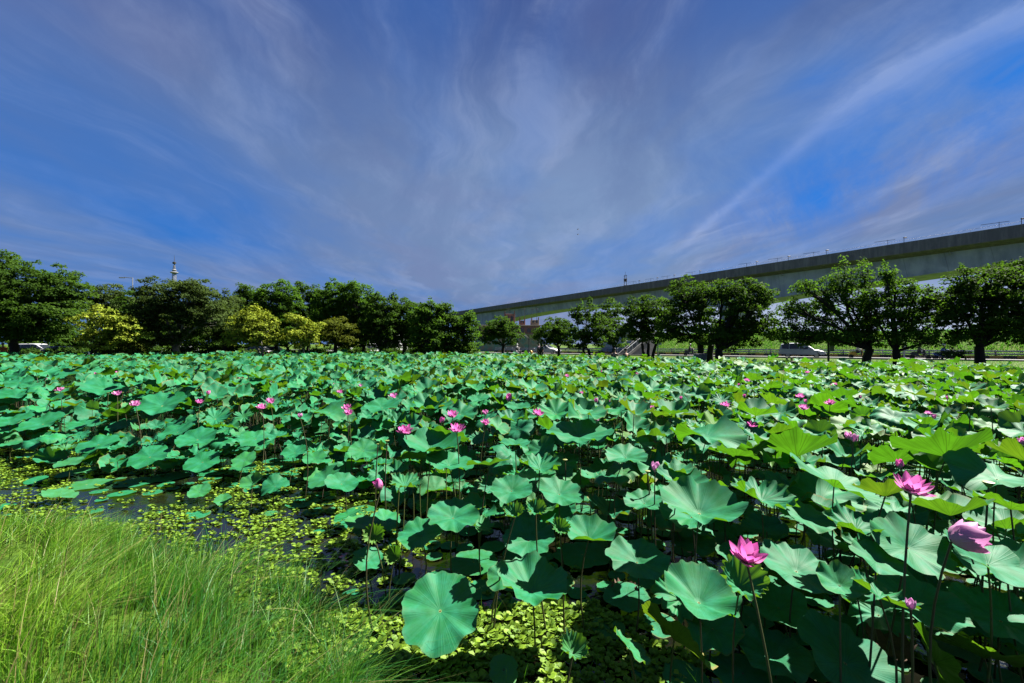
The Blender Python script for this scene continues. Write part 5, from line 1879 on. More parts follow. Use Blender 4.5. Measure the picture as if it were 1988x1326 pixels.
def where(px, py):
    ds = sorted((math.hypot(px - a, (py - b_) * 1.6), a, b_, n_) for a, b_, n_ in LM)

    def rel_(e):
        dx, dy = px - e[1], (py - e[2]) * 1.5
        if abs(dx) > 2.2 * abs(dy):
            s_ = "right of" if dx > 0 else "left of"
        elif abs(dy) > 2.2 * abs(dx):
            s_ = "below" if dy > 0 else "behind"
        else:
            s_ = ("below right of" if dx > 0 else "below left of") if dy > 0 else ("up right of" if dx > 0 else "up left of")
        q = "close " if e[0] < 55 else ("" if e[0] < 120 else "well ")
        return (q + s_ + " " + e[3])
    return rel_(ds[0]), rel_(ds[1])


used = {}


def leaf_label(j):
    l = LEAVES[j]
    cnt, sx_, sy_, fr_ = seen[j]
    px, py = sx_ / cnt, sy_ / cnt
    top_ = fr_ / cnt
    kind = "floating pad" if l["low"] else "leaf"
    if top_ < .45 and not l["low"]:
        look = "green underside of a"
    elif l["tint"][2] > .3:
        look = "yellowish"
    elif l["p"].get("crinkle"):
        look = "crinkled"
    elif l["p"].get("cup", 0) > .38:
        look = "cupped"
    elif l["p"].get("saddle") or l["p"].get("fold"):
        look = "creased"
    else:
        look = "teal"
    size = "large" if l["r"] > .29 else ("small" if l["r"] < .22 else "")
    a, b_ = where(px, py)
    if look.startswith("green"):
        tries = [f"{look} {size} {kind} {a}", f"{look} {kind}, {a}, {b_}"]
    else:
        tries = [f"{size} {look} {kind} {a}", f"{size} {look} {kind} {a}, {b_}", f"{look} {kind} {a} and {b_}"]
    for s_ in tries:
        s_ = " ".join(s_.split())
        if len(s_.split()) <= 16 and s_ not in used:
            used[s_] = 1
            return s_
    base_ = " ".join(tries[0].split())
    for e in (", the higher standing one", ", the lower one", ", partly hidden", ", behind others"):
        if base_ + e not in used and len((base_ + e).split()) <= 16:
            used[base_ + e] = 1
            return base_ + e
    return base_


mass = [[], [], [], [], []]      # V, T, Q, lp, tint
st_m = [[], []]
vo = so_ = 0
for i, l in enumerate(LEAVES):
    if i in alone:
        c = np.array([l["rt"][0], l["rt"][1], 0.0])
        root = empty("lotus_leaf", tuple(c))
        lab = l["hero"] or leaf_label(i)
        used[lab] = 1
        tag(root, lab, "lotus leaf", "lotus leaves")
        me = mesh_np("blade", l["V"] - c, [l["T"], l["Q"]], M_BLADE, True, {"lp": l["lp"], "tint": np.tile(l["tint"], (len(l["V"]), 1))})
        link("blade", me, root)
        if l["S"] is not None:
            link("stalk", mesh_np("stalk", l["S"][0] - c, l["S"][1], M_STALK), root)
    else:
        mass[0].append(l["V"])
        mass[1].append(l["T"] + vo)
        mass[2].append(l["Q"] + vo)
        mass[3].append(l["lp"])
        mass[4].append(np.tile(l["tint"], (len(l["V"]), 1)))
        vo += len(l["V"])
        if l["S"] is not None:
            st_m[0].append(l["S"][0])
            st_m[1].append(l["S"][1] + so_)
            so_ += len(l["S"][0])
me = mesh_np("lotus_leaves", np.concatenate(mass[0]), [np.concatenate(mass[1]), np.concatenate(mass[2])], M_BLADE, True,
             {"lp": np.concatenate(mass[3]), "tint": np.concatenate(mass[4])})
fo = link("lotus_leaves", me)
tag(fo, "thousands of smaller teal lotus leaves covering the pond to its far shore", "lotus leaves", kind="stuff")
o = link("stalks", mesh_np("stalks", np.concatenate(st_m[0]), np.concatenate(st_m[1]), M_STALK), fo)
tag(o, kind="stuff")
print("leaves", len(LEAVES), "alone", len(alone), "min area", seen[order[min(299, len(order) - 1)]][0], "same labels", len(alone) - len(used))


# ---------------------------------------------------------------- lotus flowers
def petal(L, Wd, el, curl, az, base, pale, cupk=.35, nu=8, nv=5, off=0.0):
    """petal from the flower's middle: elevation el at the base, turning by curl towards the tip"""
    t_ = np.linspace(0, 1, nu)
    a = R(el) + R(curl) * t_
    dr = np.cos(a) * L / (nu - 1)
    dz = np.sin(a) * L / (nu - 1)
    r_ = base + np.concatenate([[0], np.cumsum(dr[:-1])])
    z_ = off + np.concatenate([[0], np.cumsum(dz[:-1])])
    wd = Wd * (np.sin(np.pi * np.clip(t_, 0.02, 0.998) ** .72) ** .72) * .5
    wd[0] = Wd * .12
    v = np.linspace(-1, 1, nv)
    T_, Vv = np.meshgrid(t_, v, indexing="ij")
    w = wd[:, None] * Vv
    cu = cupk * wd[:, None] * (Vv ** 2)
    nx_, nz_ = -np.sin(a)[:, None], np.cos(a)[:, None]     # towards the flower's axis
    x = r_[:, None] + nx_ * cu
    z = z_[:, None] + nz_ * cu
    y_ = w
    ca, sa = math.cos(az), math.sin(az)
    V = np.stack([x * ca - y_ * sa, x * sa + y_ * ca, z], -1).reshape(-1, 3)
    ii = np.arange(nu - 1)[:, None] * nv + np.arange(nv - 1)[None]
    F_ = np.stack([ii, ii + nv, ii + nv + 1, ii + 1], -1).reshape(-1, 4)
    at = np.stack([T_, Vv, np.full(T_.shape, pale)], -1).reshape(-1, 3)
    return V, F_, at


def orient(V, n, spin=0.0):
    n = np.array(n, float)
    n /= np.linalg.norm(n)
    u = np.cross([0, 1, 0.013], n)
    u /= np.linalg.norm(u)
    w = np.cross(n, u)
    u2, w2 = u * math.cos(spin) + w * math.sin(spin), -u * math.sin(spin) + w * math.cos(spin)
    return V[:, :1] * u2 + V[:, 1:2] * w2 + V[:, 2:3] * n


def petals_of(kind, s, pale, rs):
    out_ = []
    if kind == "open":
        for n_, el, cu, L, Wd, o_ in ((6, 16, 46, 1.0, .54, 0), (6, 38, 34, 1.02, .52, .5), (5, 60, 24, .95, .44, .2)):
            for k in range(n_):
                j = rs.normal() * .10
                out_.append(petal(L * s * (1 + rs.normal() * .05), Wd * s, el + rs.normal() * 6, cu + rs.normal() * 6, (k + o_) * 2 * math.pi / n_ + j, .06 * s, pale + rs.random() * .12))
    elif kind == "half":
        for n_, el, cu, L, Wd, o_ in ((5, 36, 64, 1.15, .86, 0), (4, 50, 46, 1.15, .74, .5), (3, 62, 30, 1.12, .55, .3)):
            for k in range(n_):
                out_.append(petal(L * s, Wd * s, el + rs.normal() * 4, cu + rs.normal() * 5, (k + o_) * 2 * math.pi / n_ + rs.normal() * .12, .05 * s, pale + rs.random() * .1, .5))
    else:
        for n_, el, cu, L, Wd, o_ in ((4, 42, 78, 1.0, .62, 0), (3, 52, 58, 1.0, .55, .5)):
            for k in range(n_):
                out_.append(petal(L * s, Wd * s, el + rs.normal() * 3, cu, (k + o_) * 2 * math.pi / n_ + rs.normal() * .08, .03 * s, pale, .55))
    return out_


def flower(label, px, py, wpx, kind, lean=(0, 0, 1), pale=0.0, realw=.20, name="lotus_flower", z=None, bent=.05, seed=0):
    rs = np.random.default_rng(seed * 7 + 3)
    Yf = realw * F / wpx
    c = W(px, py, Yf)
    if c.z > 1.62:
        Yf *= .9
        c = W(px, py, Yf)
    if z is not None:
        Yf = F * (EYE - z) / (py - HOR)
        c = W(px, py, Yf)
    s = realw / 1.76 if kind == "open" else (realw / 1.45 if kind == "half" else realw / .85)
    n = np.array(lean, float)
    n /= np.linalg.norm(n)
    hgt = {"open": .42, "half": .5, "bud": .5}[kind] * s
    base = np.array(c) - n * hgt
    rt = np.array([base[0] + rs.normal() * bent - n[0] * .05, base[1] + rs.normal() * .05, 0.0])
    root = empty(name, tuple(rt))
    tag(root, label, "lotus bud" if kind == "bud" else "lotus flower", "lotus buds" if kind == "bud" else "lotus flowers")
    ps = petals_of(kind, s, pale, rs)
    sp = rs.random() * 6.28
    if wpx >= 20:
        for V, F_, at in ps:
            V = orient(V, n, sp) + base - rt
            link("petal", mesh_np("petal", V, F_, M_PETAL, True, {"pt": at}), root)
        if kind == "open":
            b = MB()
            b.lathe([(.05 * s, 0), (.10 * s, .10 * s), (.17 * s, .26 * s), (.16 * s, .28 * s), (.02 * s, .275 * s)], (0, 0, 0), 14)
            V = orient(np.array(b.v), n) + base - rt
            b.v = [tuple(v) for v in V]
            b.build("seed_head", M_POD, root, smooth=True)
            b = MB()
            for k in range(44):
                a = k * 2.4
                r1 = .09 * s + .02 * s * rs.random()
                r2 = .27 * s + .05 * s * rs.random()
                b.tube([(math.cos(a) * r1, math.sin(a) * r1, .06 * s), (math.cos(a) * r2, math.sin(a) * r2, (.20 + .1 * rs.random()) * s)], [.006 * s, .014 * s], 4)
            V = orient(np.array(b.v), n) + base - rt
            b.v = [tuple(v) for v in V]
            b.build("stamens", M_STAMEN, root)
    else:
        o_, Vs, Fs, As = 0, [], [], []
        for V, F_, at in ps:
            Vs.append(orient(V, n, sp) + base - rt)
            Fs.append(F_ + o_)
            As.append(at)
            o_ += len(V)
        link("petals", mesh_np("petals", np.concatenate(Vs), np.concatenate(Fs), M_PETAL, True, {"pt": np.concatenate(As)}), root)
    V, F_ = stalk_np((0, 0, -.25), base - rt + n * .01, rs, .0065, 6, 8, .05)
    link("stalk", mesh_np("stalk", V, F_, M_STALK), root)
    return root


FL = [(1450, 1074, 80, "open", (.05, -.25, 1), .0, "front open pink flower with upright petals over a crumpled leaf"),
      (1771, 941, 70, "open", (.05, -.30, 1), .12, "wide open pink flower with a dark front petal at the right"),
      (1870, 1042, 77, "half", (.97, -.08, .20), .50, "drooping pale pink flower half closed and tipped to the right"),
      (787, 834, 34, "open", (0, -.2, 1), .0, "bright open flower, left one of two above the wide dished leaf"),
      (887, 831, 35, "open", (0, -.2, 1), .0, "bright open flower, right one of two above the wide dished leaf"),
      (878, 804, 28, "open", (0, -.1, 1), .05, "pink open flower just behind the two bright ones"),
      (943, 819, 22, "open", (0, -.1, 1), .0, "lower red pink one of the stacked twin blooms"),
      (1045, 801, 27, "open", (.1, -.1, 1), .0, "two tone flower resting in a green leaf"),
      (673, 790, 20, "open", (-.1, -.2, 1), .05, "upper one of the doubled pink flowers"),
      (677, 800, 21, "open", (.1, -.2, 1), .05, "lower one of the doubled pink flowers"),
      (1458, 824, 29, "open", (0, -.1, 1), .05, "wide pink flower right of the large folded leaf"),
      (569, 722, 14, "open", (0, -.1, 1), .05, "pink flower far out at the left"),
      (388, 779, 16, "open", (0, -.1, 1), .05, "low pink flower in the left field"),
      (652, 747, 13, "open", (0, 0, 1), .1, "small flower up left of the doubled pink flowers"),
      (660, 760, 14, "open", (0, 0, 1), .1, "small flower straight above the doubled pink flowers"),
      (700, 748, 13, "open", (0, 0, 1), .3, "pale small flower up right of the doubled pink flowers"),
      (787, 737, 14, "open", (0, 0, 1), .1, "small flower in the far middle of the field"),
      (1801, 801, 14, "open", (0, 0, 1), .25, "pale flower, upper one of the pale pair at right"),
      (1890, 762, 13, "open", (0, 0, 1), .05, "small far flower near the right edge"),
      (1487, 722, 12, "open", (0, 0, 1), .2, "pink flower just before the timber bollards"),
      (1683, 742, 9, "open", (0, 0, 1), .2, "tiny mauve flower right of the sign pole"),
      (1265, 790, 13, "open", (0, 0, 1), .2, "pale flower left of the far orange pink bud"),
      (1129, 762, 10, "open", (0, 0, 1), .1, "small flower right of the round pink bud"),
      (942, 801, 15, "half", (0, 0, 1), .3, "upper pale one of the stacked twin blooms"),
      (583, 807, 13, "half", (0, 0, 1), .55, "pale half open bud left of the doubled pink flowers"),
      (1158, 813, 15, "half", (.1, 0, 1), .6, "pale pink half open flower over the large ruffled leaf"),
      (1182, 783, 14, "half", (.1, 0, 1), .2, "half open flower right behind the large ruffled leaf")]
for i, (px, py, w, kd, ln, pale, lab) in enumerate(FL):
    flower(lab, px, py, w, kd, ln, pale, (.19 if w > 30 else w * (EYE - 1.16) / (py - HOR)) if kd == "open" else (.20 if w > 50 else w * (EYE - 1.16) / (py - HOR)), seed=i)
BD = [(1745, 899, 17, (0, 0, 1), .0, "small red bud above the right open flower"), (735, 939, 21, (-.55, 0, .8), .0, "magenta bud leaning left at the grass edge"),
      (1272, 905, 19, (.1, 0, 1), .75, "pale rounded bud left of the fan shaped leaf"), (1646, 845, 15, (-.4, 0, 1), .5, "left one of the two pale buds"),
      (1658, 849, 16, (.3, 0, 1), .6, "right one of the two pale buds"), (1765, 1170, 20, (.05, 0, 1), .75, "closed purple bud in the shade"),
      (988, 771, 16, (0, 0, 1), .15, "round pink bud in the middle of the field"), (1157, 777, 9, (0, 0, 1), .1, "small pink bud, left one of a far trio"),
      (1983, 856, 15, (-.5, 0, 1), .5, "pale bud cut by the right edge"), (858, 815, 12, (.3, 0, 1), .1, "pink bud between the two bright flowers"),
      (405, 762, 9, (0, 0, 1), .1, "small red bud above the low pink flower"), (338, 742, 8, (0, 0, 1), .1, "small red bud in the far left field"),
      (381, 718, 7, (0, 0, 1), .1, "tiny red bud under the broad pale trunked tree"), (46, 722, 7, (0, 0, 1), .3, "tiny pale bud at the far left edge"),
      (188, 726, 8, (0, 0, 1), .1, "small pink bud under the yellow leaved tree"), (255, 717, 8, (0, 0, 1), .2, "small pink bud right of the yellow leaved tree"),
      (527, 743, 7, (0, 0, 1), .0, "dark red bud in the left of the field"), (1812, 808, 10, (.3, 0, 1), .2, "pink bud, lower one of the pale pair at right"),
      (1669, 770, 7, (0, 0, 1), .1, "small bud by the lone far bud"), (1640, 768, 8, (0, 0, 1), .1, "lone far bud below the sign pole"),
      (1379, 768, 8, (0, 0, 1), .2, "far orange pink bud"), (623, 735, 7, (.4, 0, 1), .0, "tiny red bud lying sideways in the far field"),
      (1000, 870, 0, None, 0, "")]
for i, q in enumerate(BD):
    if q[2]:
        zb_ = {735: 1.08, 1272: 1.05, 1765: .95, 1745: 1.16}.get(q[0], 1.17)
        flower(q[5], q[0], q[1], q[2], "bud", q[3], q[4], q[2] * (EYE - zb_) / (q[1] - HOR), name="lotus_bud", seed=100 + i)
rfl = np.random.default_rng(77)
spots = {}
for i in range(95):
    px = rfl.uniform(20, 1970)
    py = rfl.uniform(702, 742) if i % 3 else rfl.uniform(742, 790)
    if any(math.hypot(px - q[0], py - q[1]) < 28 for q in FL) or any(math.hypot(px - q[0], py - q[1]) < 20 for q in BD):
        continue
    Yf = F * (EYE - 1.14) / (py - HOR)
    if float(pond_sd((px - 994) / F * Yf, Yf)) < 1:
        continue
    kd = "open" if rfl.random() < .55 else "bud"
    rw = .19 if kd == "open" else .07
    a, b_ = where(px, py)
    lab = f"small far {'flower' if kd == 'open' else 'pink bud'} {a}, {b_}"
    if len(lab.split()) > 16:
        lab = f"far {'flower' if kd == 'open' else 'bud'} {a}"
    if lab in spots:
        continue
    spots[lab] = 1
    flower(lab, px, py, rw * F / Yf, kd, (rfl.normal() * .1, -.1, 1), float(rfl.random() * .3), rw, name="lotus_flower" if kd == "open" else "lotus_bud", seed=200 + i)


def seedpod(label, px, py, z, wid, seed, topple=0.0, up=True):
    rs = np.random.default_rng(seed)
    Yf = F * (EYE - z) / (py - HOR)
    c = np.array(W(px, py, Yf))
    rt = np.array([c[0] + rs.normal() * .05, c[1] + .03, 0.0])
    root = empty("seed_pod", tuple(rt))
    tag(root, label, "seed pod", "lotus seed pods")
    b = MB()
    s = wid
    b.lathe([(.05 * s, -.45 * s), (.18 * s, -.36 * s), (.40 * s, -.05 * s), (.50 * s, .10 * s), (.50 * s, .15 * s), (.44 * s, .18 * s), (.02 * s, .17 * s)], tuple(c - rt), 14)
    b.build("pod", M_POD, root, smooth=True)
    V, F_ = stalk_np((0, 0, -.25), c - rt + np.array([0, 0, -.42 * s]), rs, .0075, 6, 8, .02)
    link("stalk", mesh_np("stalk", V, F_, M_STALK), root)


for i, (px, py, z, w, lab) in enumerate([(211, 763, 1.05, .05, "left one of the two tall yellow seed stalks"), (239, 762, 1.05, .045, "right one of the two tall yellow seed stalks"),
                                         (752, 856, .98, .055, "seed pod on a thin stalk left of the wide dished leaf"), (734, 862, .92, .03, "small knob on a thin stalk beside the seed pod left of the dished leaf"),
                                         (1917, 938, 1.12, .07, "green seed pod on a tall stalk at the right edge"), (1883, 793, 1.25, .06, "small flat seed pod high at the right"),
                                         (777, 922, .9, .03, "dark little knob above the crinkled leaf by the magenta bud"), (1097, 893, .9, .05, "pale round pod right of the crinkled teal leaf"),
                                         (1257, 915, .95, .05, "greenish pod under the pale rounded bud"), (105, 722, 1.15, .07, "pale yellow pod in the far left of the field"), (675, 722, 1.15, .11, "pale yellow pod in the far middle of the field")]):
    seedpod(lab, px, py, z, w, 300 + i)

# fallen petals and brown dead leaves on the water
M_DEAD = simple("withered brown leaf", (0.11, 0.055, 0.025), .9, .5, 12)
for i, (px, py, w, lab) in enumerate([(1725, 1255, 90, "withered brown leaf on the water beside the dark bottom leaf"), (1480, 1262, 70, "withered brown leaf on the water below the front open flower"),
                                      (1210, 1150, 60, "withered brown leaf on the water left of the big bright folded leaf"), (1960, 1060, 60, "withered brown leaf on the water at the right edge"),
                                      (1830, 1310, 60, "withered brown leaf at the very bottom right")]):
    Yd = F * (EYE - .03) / (py - HOR)
    c = W(px, py, Yd)
    rs = np.random.default_rng(400 + i)
    V, T, Q, lpv = blade((c.x, c.y, .035), w * Yd / F / 2, (rs.normal() * .15, -.1, 1), dict(cup=.1, wave=.16, crinkle=.08, fold=.5), 6, 40, rs)
    tag(link("dead_leaf", mesh_np("dead_leaf", V, [T, Q], M_DEAD)), lab, "dead leaf", "withered leaves on the water")
for i in range(14):
    px, py = 1300 + rs.normal() * 30, 1092 + rs.normal() * 10
    Yd = F * (EYE - .02) / (py - HOR)
    c = W(px, py, Yd)
    V, F_, at = petal(.09, .045, 8, 20, rs.random() * 6.28, 0, .45, .3)
    tag(link("fallen_petal", mesh_np("fallen_petal", V, F_, M_PETAL, True, {"pt": at}), None, (c.x, c.y, .022)),
        "fallen pink petal, one of a scatter afloat behind the big bright folded leaf", "petal", "fallen petals in the shade")

# ---------------------------------------------------------------- water lettuce
M_LET, t, out = new_mat("water lettuce leaf")
a = t.attr("rnd").outputs["Fac"]
c = t.mix(a, (0.035, 0.13, 0.008), (0.23, 0.38, 0.016))
tc = t.new("ShaderNodeNewGeometry").outputs["Position"]
c = t.mix(t.m("MULTIPLY", t.smooth(t.noise(tc, 90, 3, .6), .5, .7), .35), c, (0.06, 0.12, 0.01))
p = principled(t, c, 0.6, 0.3)
tr = t.new("ShaderNodeBsdfTranslucent")
t.put(tr.inputs[0], (0.10, 0.17, 0.006, 1))
mx = t.new("ShaderNodeMixShader")
t.put(mx.inputs[0], .28)
t.l.new(p, mx.inputs[1])
t.l.new(tr.outputs[0], mx.inputs[2])
t.l.new(mx.outputs[0], out.inputs[0])
rl = np.random.default_rng(21)


def rosettes(P, S, r):
    """P (n,3) centres, S (n,) sizes: rosettes of wedge shaped ribbed leaves"""
    Vs, Rs = [], []
    n = len(P)
    for whorl, (cnt, el, sc) in enumerate(((6, 14, 1.0), (5, 38, .75), (3, 62, .45))):
        for k in range(cnt):
            az = (k + .37 * whorl) * 2 * np.pi / cnt + r.normal(size=n) * .22 + r.random() * 6
            e = np.radians(el + r.normal(size=n) * 9)
            L = S * sc * (1 + r.normal(size=n) * .12)
            dx, dy = np.cos(az), np.sin(az)
            pts = []
            for (tt, w, lift) in ((0.0, -.08, 0), (0.0, .08, 0), (.62, -.40, .05), (.62, .0, -.03), (.62, .40, .05), (.98, -.26, -.02), (1.04, 0.0, -.05), (.98, .26, -.02)):
                rr = np.cos(e) * tt * L - np.sin(e) * lift * L
                zz_ = np.sin(e) * tt * L + np.cos(e) * lift * L
                ww = w * L
                pts.append(np.stack([P[:, 0] + dx * rr - dy * ww, P[:, 1] + dy * rr + dx * ww, P[:, 2] + zz_], -1))
            Vs.append(np.stack(pts, 1))
            Rs.append(np.clip(.5 + r.normal(size=n) * .2 + (.2 - .1 * whorl), 0, 1))
    V = np.concatenate(Vs)                      # (m,8,3)
    m_ = len(V)
    o_ = np.arange(m_)[:, None] * 8
    Q = np.concatenate([o_ + np.array([[0, 3, 2, 2]])[:, :4] * 0 + np.array([[2, 3, 6, 5]]), o_ + np.array([[3, 4, 7, 6]])])
    T = np.concatenate([o_ + np.array([[0, 3, 2]]), o_ + np.array([[0, 1, 3]]), o_ + np.array([[1, 4, 3]])])
    return V.reshape(-1, 3), T, Q, np.repeat(np.concatenate(Rs), 8)


cand = []
# near carpet in front, then patches along the grass
for _ in range(14000):
    X, Y_ = rl.uniform(-14, 6.0), rl.uniform(1.9, 11.5)
    sd = float(pond_sd(X, Y_))
    if sd < -.25:
        continue
    px, py = proj((X, Y_, 0))
    den = 0.0
    if X < 1.3 and Y_ < 4.2:
        den = 1.0 * float(sstep(1.05 + .4 * wob(X, Y_, 2, 1) - X, -.2, .25)) if Y_ < 3.35 + .25 * wob(X, Y_, 3, 2) else .25
    elif sd < 2.5 and X < -.8:
        den = 1.0 if wob(X, Y_, 1.6, .5) > -.45 else .10
        den *= float(sstep(2.0 - sd, 0, .6))
        if 130 < px < 420 and 918 < py < 985:
            den *= .12
    elif X > .5:
        den = .16 if wob(X, Y_, 2.3, 3.0) > .35 else .02
    if rl.random() < den:
        cand.append((X, Y_, sd))
grid = {}
keepP = []
for X, Y_, sd in cand:
    sz = .05 if Y_ < 4.2 else .042
    cell = (int(X / .075), int(Y_ / .075))
    if any(math.hypot(X - a_, Y_ - b2) < sz * 1.15 for i_ in (-1, 0, 1) for j_ in (-1, 0, 1) for a_, b2 in grid.get((cell[0] + i_, cell[1] + j_), [])):
        continue
    grid.setdefault(cell, []).append((X, Y_))
    keepP.append((X, Y_, .006 + rl.random() * .012, sz * rl.uniform(.7, 1.25)))
# fill the near carpet tightly
for _ in range(9000):
    X, Y_ = rl.uniform(-1.8, 1.25), rl.uniform(1.8, 3.5)
    if float(pond_sd(X, Y_)) < -.2 or rl.random() > float(sstep(1.0 + .35 * wob(X, Y_, 2, 1) - X, -.2, .25)):
        continue
    cell = (int(X / .075), int(Y_ / .075))
    if any(math.hypot(X - a_, Y_ - b2) < .056 for i_ in (-1, 0, 1) for j_ in (-1, 0, 1) for a_, b2 in grid.get((cell[0] + i_, cell[1] + j_), [])):
        continue
    grid.setdefault(cell, []).append((X, Y_))
    keepP.append((X, Y_, .008 + rl.random() * .02, .052 * rl.uniform(.75, 1.3)))
for _ in range(16000):
    X = rl.uniform(-13.5, -1.0)
    Y_ = float(np.interp(X, EX[:-3], EYY[:-3])) + rl.uniform(-.9, 2.7)
    px, py = proj((X, Y_, 0))
    if wob(X, Y_, 1.6, .5) < -.5 or px < -60 or (140 < px < 400 and 922 < py < 985 and rl.random() < .93):
        continue
    cell = (int(X / .075), int(Y_ / .075))
    if any(math.hypot(X - a_, Y_ - b2) < .055 for i_ in (-1, 0, 1) for j_ in (-1, 0, 1) for a_, b2 in grid.get((cell[0] + i_, cell[1] + j_), [])):
        continue
    grid.setdefault(cell, []).append((X, Y_))
    if rl.random() < .35 - .5 * wob(X, Y_, 2.6, 3.3):
        continue
    keepP.append((X, Y_, max(.004, float(ground_z(X, Y_)) * .8) + rl.random() * .014, .045 * rl.uniform(.6, 1.4)))
kp = np.array(keepP)
print("rosettes", len(kp))
V, T, Q, Rr = rosettes(kp[:, :3], kp[:, 3], rl)
tag(link("water_lettuce", mesh_np("water_lettuce", V, [T, Q], M_LET, True, {"rnd": Rr})), "yellow green water lettuce carpeting the water beside the grass bank", "water lettuce", kind="stuff")

# ---------------------------------------------------------------- grass
M_GRASS, t, out = new_mat("grass blades")
a = t.sep(t.attr("gcol").outputs["Vector"])     # hue, straw, along the blade
c = t.mix(a[0], (0.020, 0.150, 0.016), (0.20, 0.37, 0.012))
c = t.mix(a[1], c, (0.27, 0.22, 0.09))
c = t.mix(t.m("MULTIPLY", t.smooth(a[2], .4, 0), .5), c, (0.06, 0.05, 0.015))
p = principled(t, c, 0.55, 0.35)
tr = t.new("ShaderNodeBsdfTranslucent")
t.put(tr.inputs[0], t.mix(a[1], (0.06, 0.21, 0.006), (0.14, 0.12, 0.04)))
mx = t.new("ShaderNodeMixShader")
t.put(mx.inputs[0], .30)
t.l.new(p, mx.inputs[1])
t.l.new(tr.outputs[0], mx.inputs[2])
t.l.new(mx.outputs[0], out.inputs[0])


def blades(P, Hh, Wd, lean, r, hue, straw, seg=4, bend=1.0):
    """P (n,3), heights, widths, lean vectors (n,2)"""
    n = len(P)
    tt = np.linspace(0, 1, seg + 1)
    az = r.random(n) * 6.28
    side = np.stack([np.cos(az), np.sin(az), np.zeros(n)], 1)
    L = np.concatenate([lean, np.zeros((n, 1))], 1)
    V = np.zeros((n, seg + 1, 2, 3))
    for i, q in enumerate(tt):
        ctr = P + np.array([0, 0, 1.0]) * (Hh * (q - .28 * q ** 2 * np.clip(np.hypot(lean[:, 0], lean[:, 1]), 0, 1.4)))[:, None] + L * (Hh * (q ** 1.7) * bend)[:, None]
        w = Wd * (1 - q ** 1.5 * .92)
        V[:, i, 0] = ctr - side * w[:, None] * .5
        V[:, i, 1] = ctr + side * w[:, None] * .5
    V = V.reshape(-1, 3)
    o_ = np.arange(n)[:, None] * (2 * (seg + 1))
    Q = np.concatenate([o_ + np.array([[2 * i, 2 * i + 1, 2 * i + 3, 2 * i + 2]]) for i in range(seg)])
    at = np.stack([np.repeat(hue, 2 * (seg + 1)), np.repeat(straw, 2 * (seg + 1)), np.tile(np.repeat(tt, 2), n)], 1)
    return V, Q, at


rg = np.random.default_rng(99)
N0 = 260000
# sample evenly over what the near bank shows, denser near the eye
Yg = 1.0 + 12.5 * rg.random(N0) ** 1.55
Xg = rg.uniform(-1.32, .1, N0) * Yg - .2 + rg.uniform(0, .6, N0)
sdg = pond_sd(Xg, Yg)
pxg = 994 + Xg / Yg * F
rag = .30 * wob(Xg, Yg, 2.2, .4) + .16 * wob(Xg, Yg, 6.0, 1.4)
okg = (sdg < np.where(Yg < 4.0, .16, .30) + rag * np.where(Yg < 4.0, .5, 1)) & (Xg < -.1) & (rg.random(N0) < np.clip(.66 - .75 * sdg + .35 * (Yg < 4.2), .06, 1))
# one thin place where the dark water shows through
hole = np.exp(-(((Xg + 3.35) / .55) ** 2 + ((Yg - 4.75) / .28) ** 2))
okg &= rg.random(N0) > hole * .9
okg &= rg.random(N0) < (.10 + .90 * sstep(wob(Xg, Yg, 4.3, 2.2), -.55, .3)) * (.45 + .55 * sstep(wob(Xg, Yg, 1.7, 5.2), -.5, .1))
Xg, Yg, sdg, pxg = Xg[okg], Yg[okg], sdg[okg], pxg[okg]
n = len(Xg)
print("grass", n)
Zg = np.maximum(ground_z(Xg, Yg), -.05) - .01
lw = wob(Xg, Yg, 1.0, 3.0)
la = R(25) + 1.2 * wob(Xg, Yg, 2.9, 5.0) + rg.normal(size=n) * 1.0
lm = np.clip(.55 + .30 * lw + rg.normal(size=n) * .36, .03, 1.5)
lean = np.stack([np.cos(la) * lm, np.sin(la) * lm], 1)
Hh = np.clip(.17 + .07 * wob(Xg, Yg, 3.1, 1.7) + rg.normal(size=n) * .07, .04, .42)
Hh *= np.interp(Yg, [1, 3, 4.2, 8], [.75, 1.0, .8, .7]) * (1 + .75 * sstep(sdg, -.7, .1) * (Yg < 4.4))
flatd = sstep(wob(Xg, Yg, 2.4, 7.0), .0, .6)
lean *= (1 + 1.1 * flatd)[:, None]
Hh *= 1 + .25 * flatd
Wd = (.0040 + .0050 * rg.random(n) ** 2) * np.interp(Yg, [1, 3, 6, 12], [.9, 1.0, 1.35, 2.0])
yel = sstep(-(Xg + 1.0) / np.maximum(Yg, 1) , .35, .95) * sstep(-Yg, -5.2, -3.0)
hue = np.clip(.14 + .30 * wob(Xg, Yg, 2.6, .9) + .80 * yel + rg.normal(size=n) * .24, 0, 1)
straw = (rg.random(n) < .09 + .08 * yel + .10 * (wob(Xg, Yg, 2.1, 6.0) > .45)) * rg.uniform(.5, 1, n)
V, Q, at = blades(np.stack([Xg, Yg, Zg], 1), Hh, Wd, lean, rg, hue, straw)
Vs, Qs, As = [V], [Q], [at]
ofs = len(V)
# long seed stems and single coarse blades
n2_ = 900
Y2 = 1.3 + 7 * rg.random(n2_) ** 1.3
X2 = rg.uniform(-1.25, 0, n2_) * Y2 - .3
ok = pond_sd(X2, Y2) < .15
X2, Y2 = X2[ok], Y2[ok]
n2_ = len(X2)
la = rg.random(n2_) * 6.28 * .35 + .2
lm = rg.uniform(.05, .6, n2_)
V, Q, at = blades(np.stack([X2, Y2, np.maximum(ground_z(X2, Y2), 0)], 1), rg.uniform(.2, .5, n2_), np.full(n2_, .0055), np.stack([np.cos(la) * lm, np.sin(la) * lm], 1), rg,
                  np.clip(rg.normal(.5, .3, n2_), 0, 1), (rg.random(n2_) < .4) * .9, 6)
Vs.append(V); Qs.append(Q + ofs); As.append(at); ofs += len(V)
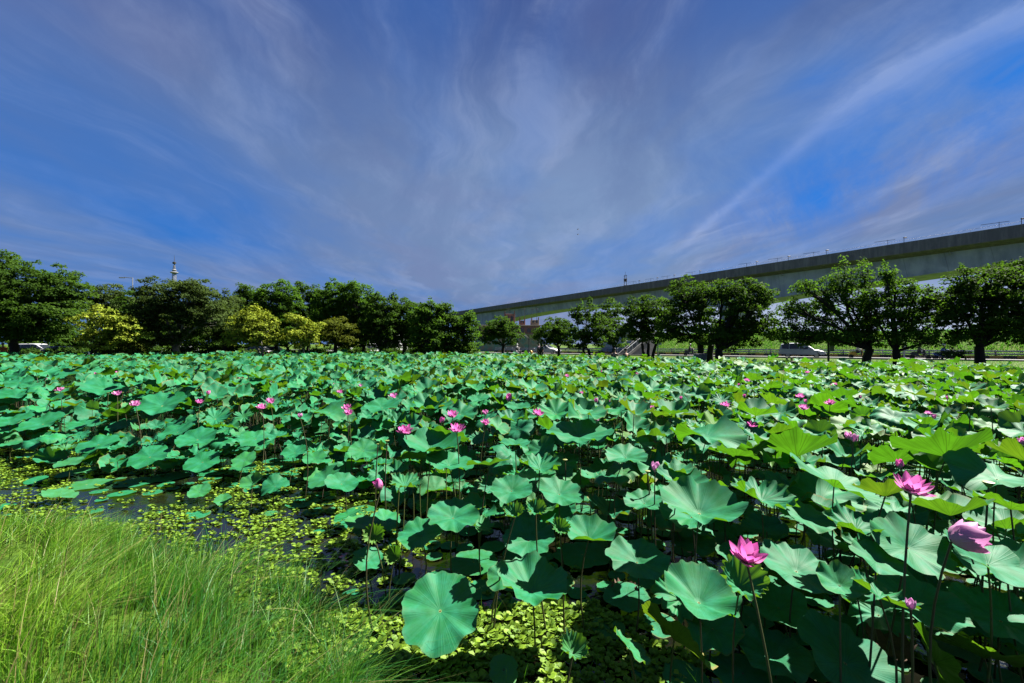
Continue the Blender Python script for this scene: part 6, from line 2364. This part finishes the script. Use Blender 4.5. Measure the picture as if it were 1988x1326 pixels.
# single blades standing in the water lettuce
n3_ = 420
X3, Y3 = rg.uniform(-1.2, 1.2, n3_), rg.uniform(2.2, 3.6, n3_)
k3 = wob(X3, Y3, 3.0, 1.0) > -.1
X3, Y3 = X3[k3], Y3[k3]
n3_ = len(X3)
V, Q, at = blades(np.stack([X3, Y3, np.full(n3_, -.02)], 1), rg.uniform(.08, .30, n3_), np.full(n3_, .005), rg.normal(size=(n3_, 2)) * .35, rg, np.clip(rg.normal(.35, .2, n3_), 0, 1), (rg.random(n3_) < .15) * 1.0, 5)
Vs.append(V); Qs.append(Q + ofs); As.append(at)
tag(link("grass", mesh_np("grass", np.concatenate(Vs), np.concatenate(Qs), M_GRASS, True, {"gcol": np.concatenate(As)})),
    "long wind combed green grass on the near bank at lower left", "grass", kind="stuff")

# rough grass on the far verge and on the flood bank
def far_grass(name, label, X, Y_, Z, h, w, dark):
    n = len(X)
    la = rg.random(n) * 6.28
    lm = rg.uniform(.1, .6, n)
    V, Q, at = blades(np.stack([X, Y_, Z], 1), h * rg.uniform(.5, 1.3, n), np.full(n, w), np.stack([np.cos(la) * lm, np.sin(la) * lm], 1), rg,
                      np.clip(.55 + .35 * wob(X, Y_, .5, 2) + rg.normal(size=n) * .2 - dark, 0, 1), (rg.random(n) < .08) * .8, 2)
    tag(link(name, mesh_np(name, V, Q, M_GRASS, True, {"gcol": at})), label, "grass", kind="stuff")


nf = 60000
Xf = rg.uniform(-70, 75, nf)
fe = np.interp(Xf, [-66, -43, -20, -2.6, 9.3, 14, 24, 60], [34, 38, 43, 40.5, 31, 25, 21, 10])
Yf = fe + rg.random(nf) ** 1.3 * 26
rel_s = (Xf - 45) * rn.x + (Yf - 45.5) * rn.y      # towards the pond from the road's centre
k = (rel_s > 4.0) & (Yf > 12)
Xf, Yf = Xf[k], Yf[k]
far_grass("verge_grass", "short grass on the far verge between pond and road", Xf, Yf, ground_z(Xf, Yf) - .02, .16, .03, 0)
nb = 70000
sb_ = rg.uniform(LS1, LS2 - 3, nb)
ob_ = rg.uniform(6.3, 17, nb)
Xb = 45 + rd.x * sb_ - rn.x * ob_
Yb = 45.5 + rd.y * sb_ - rn.y * ob_
Zb = .3 + (np.interp(ob_, OO, ZZ) - .3 + .10 * wob(Xb, Yb, .9, 2)) * sstep(-sb_, -LS2, -LS2 + 7) - .05
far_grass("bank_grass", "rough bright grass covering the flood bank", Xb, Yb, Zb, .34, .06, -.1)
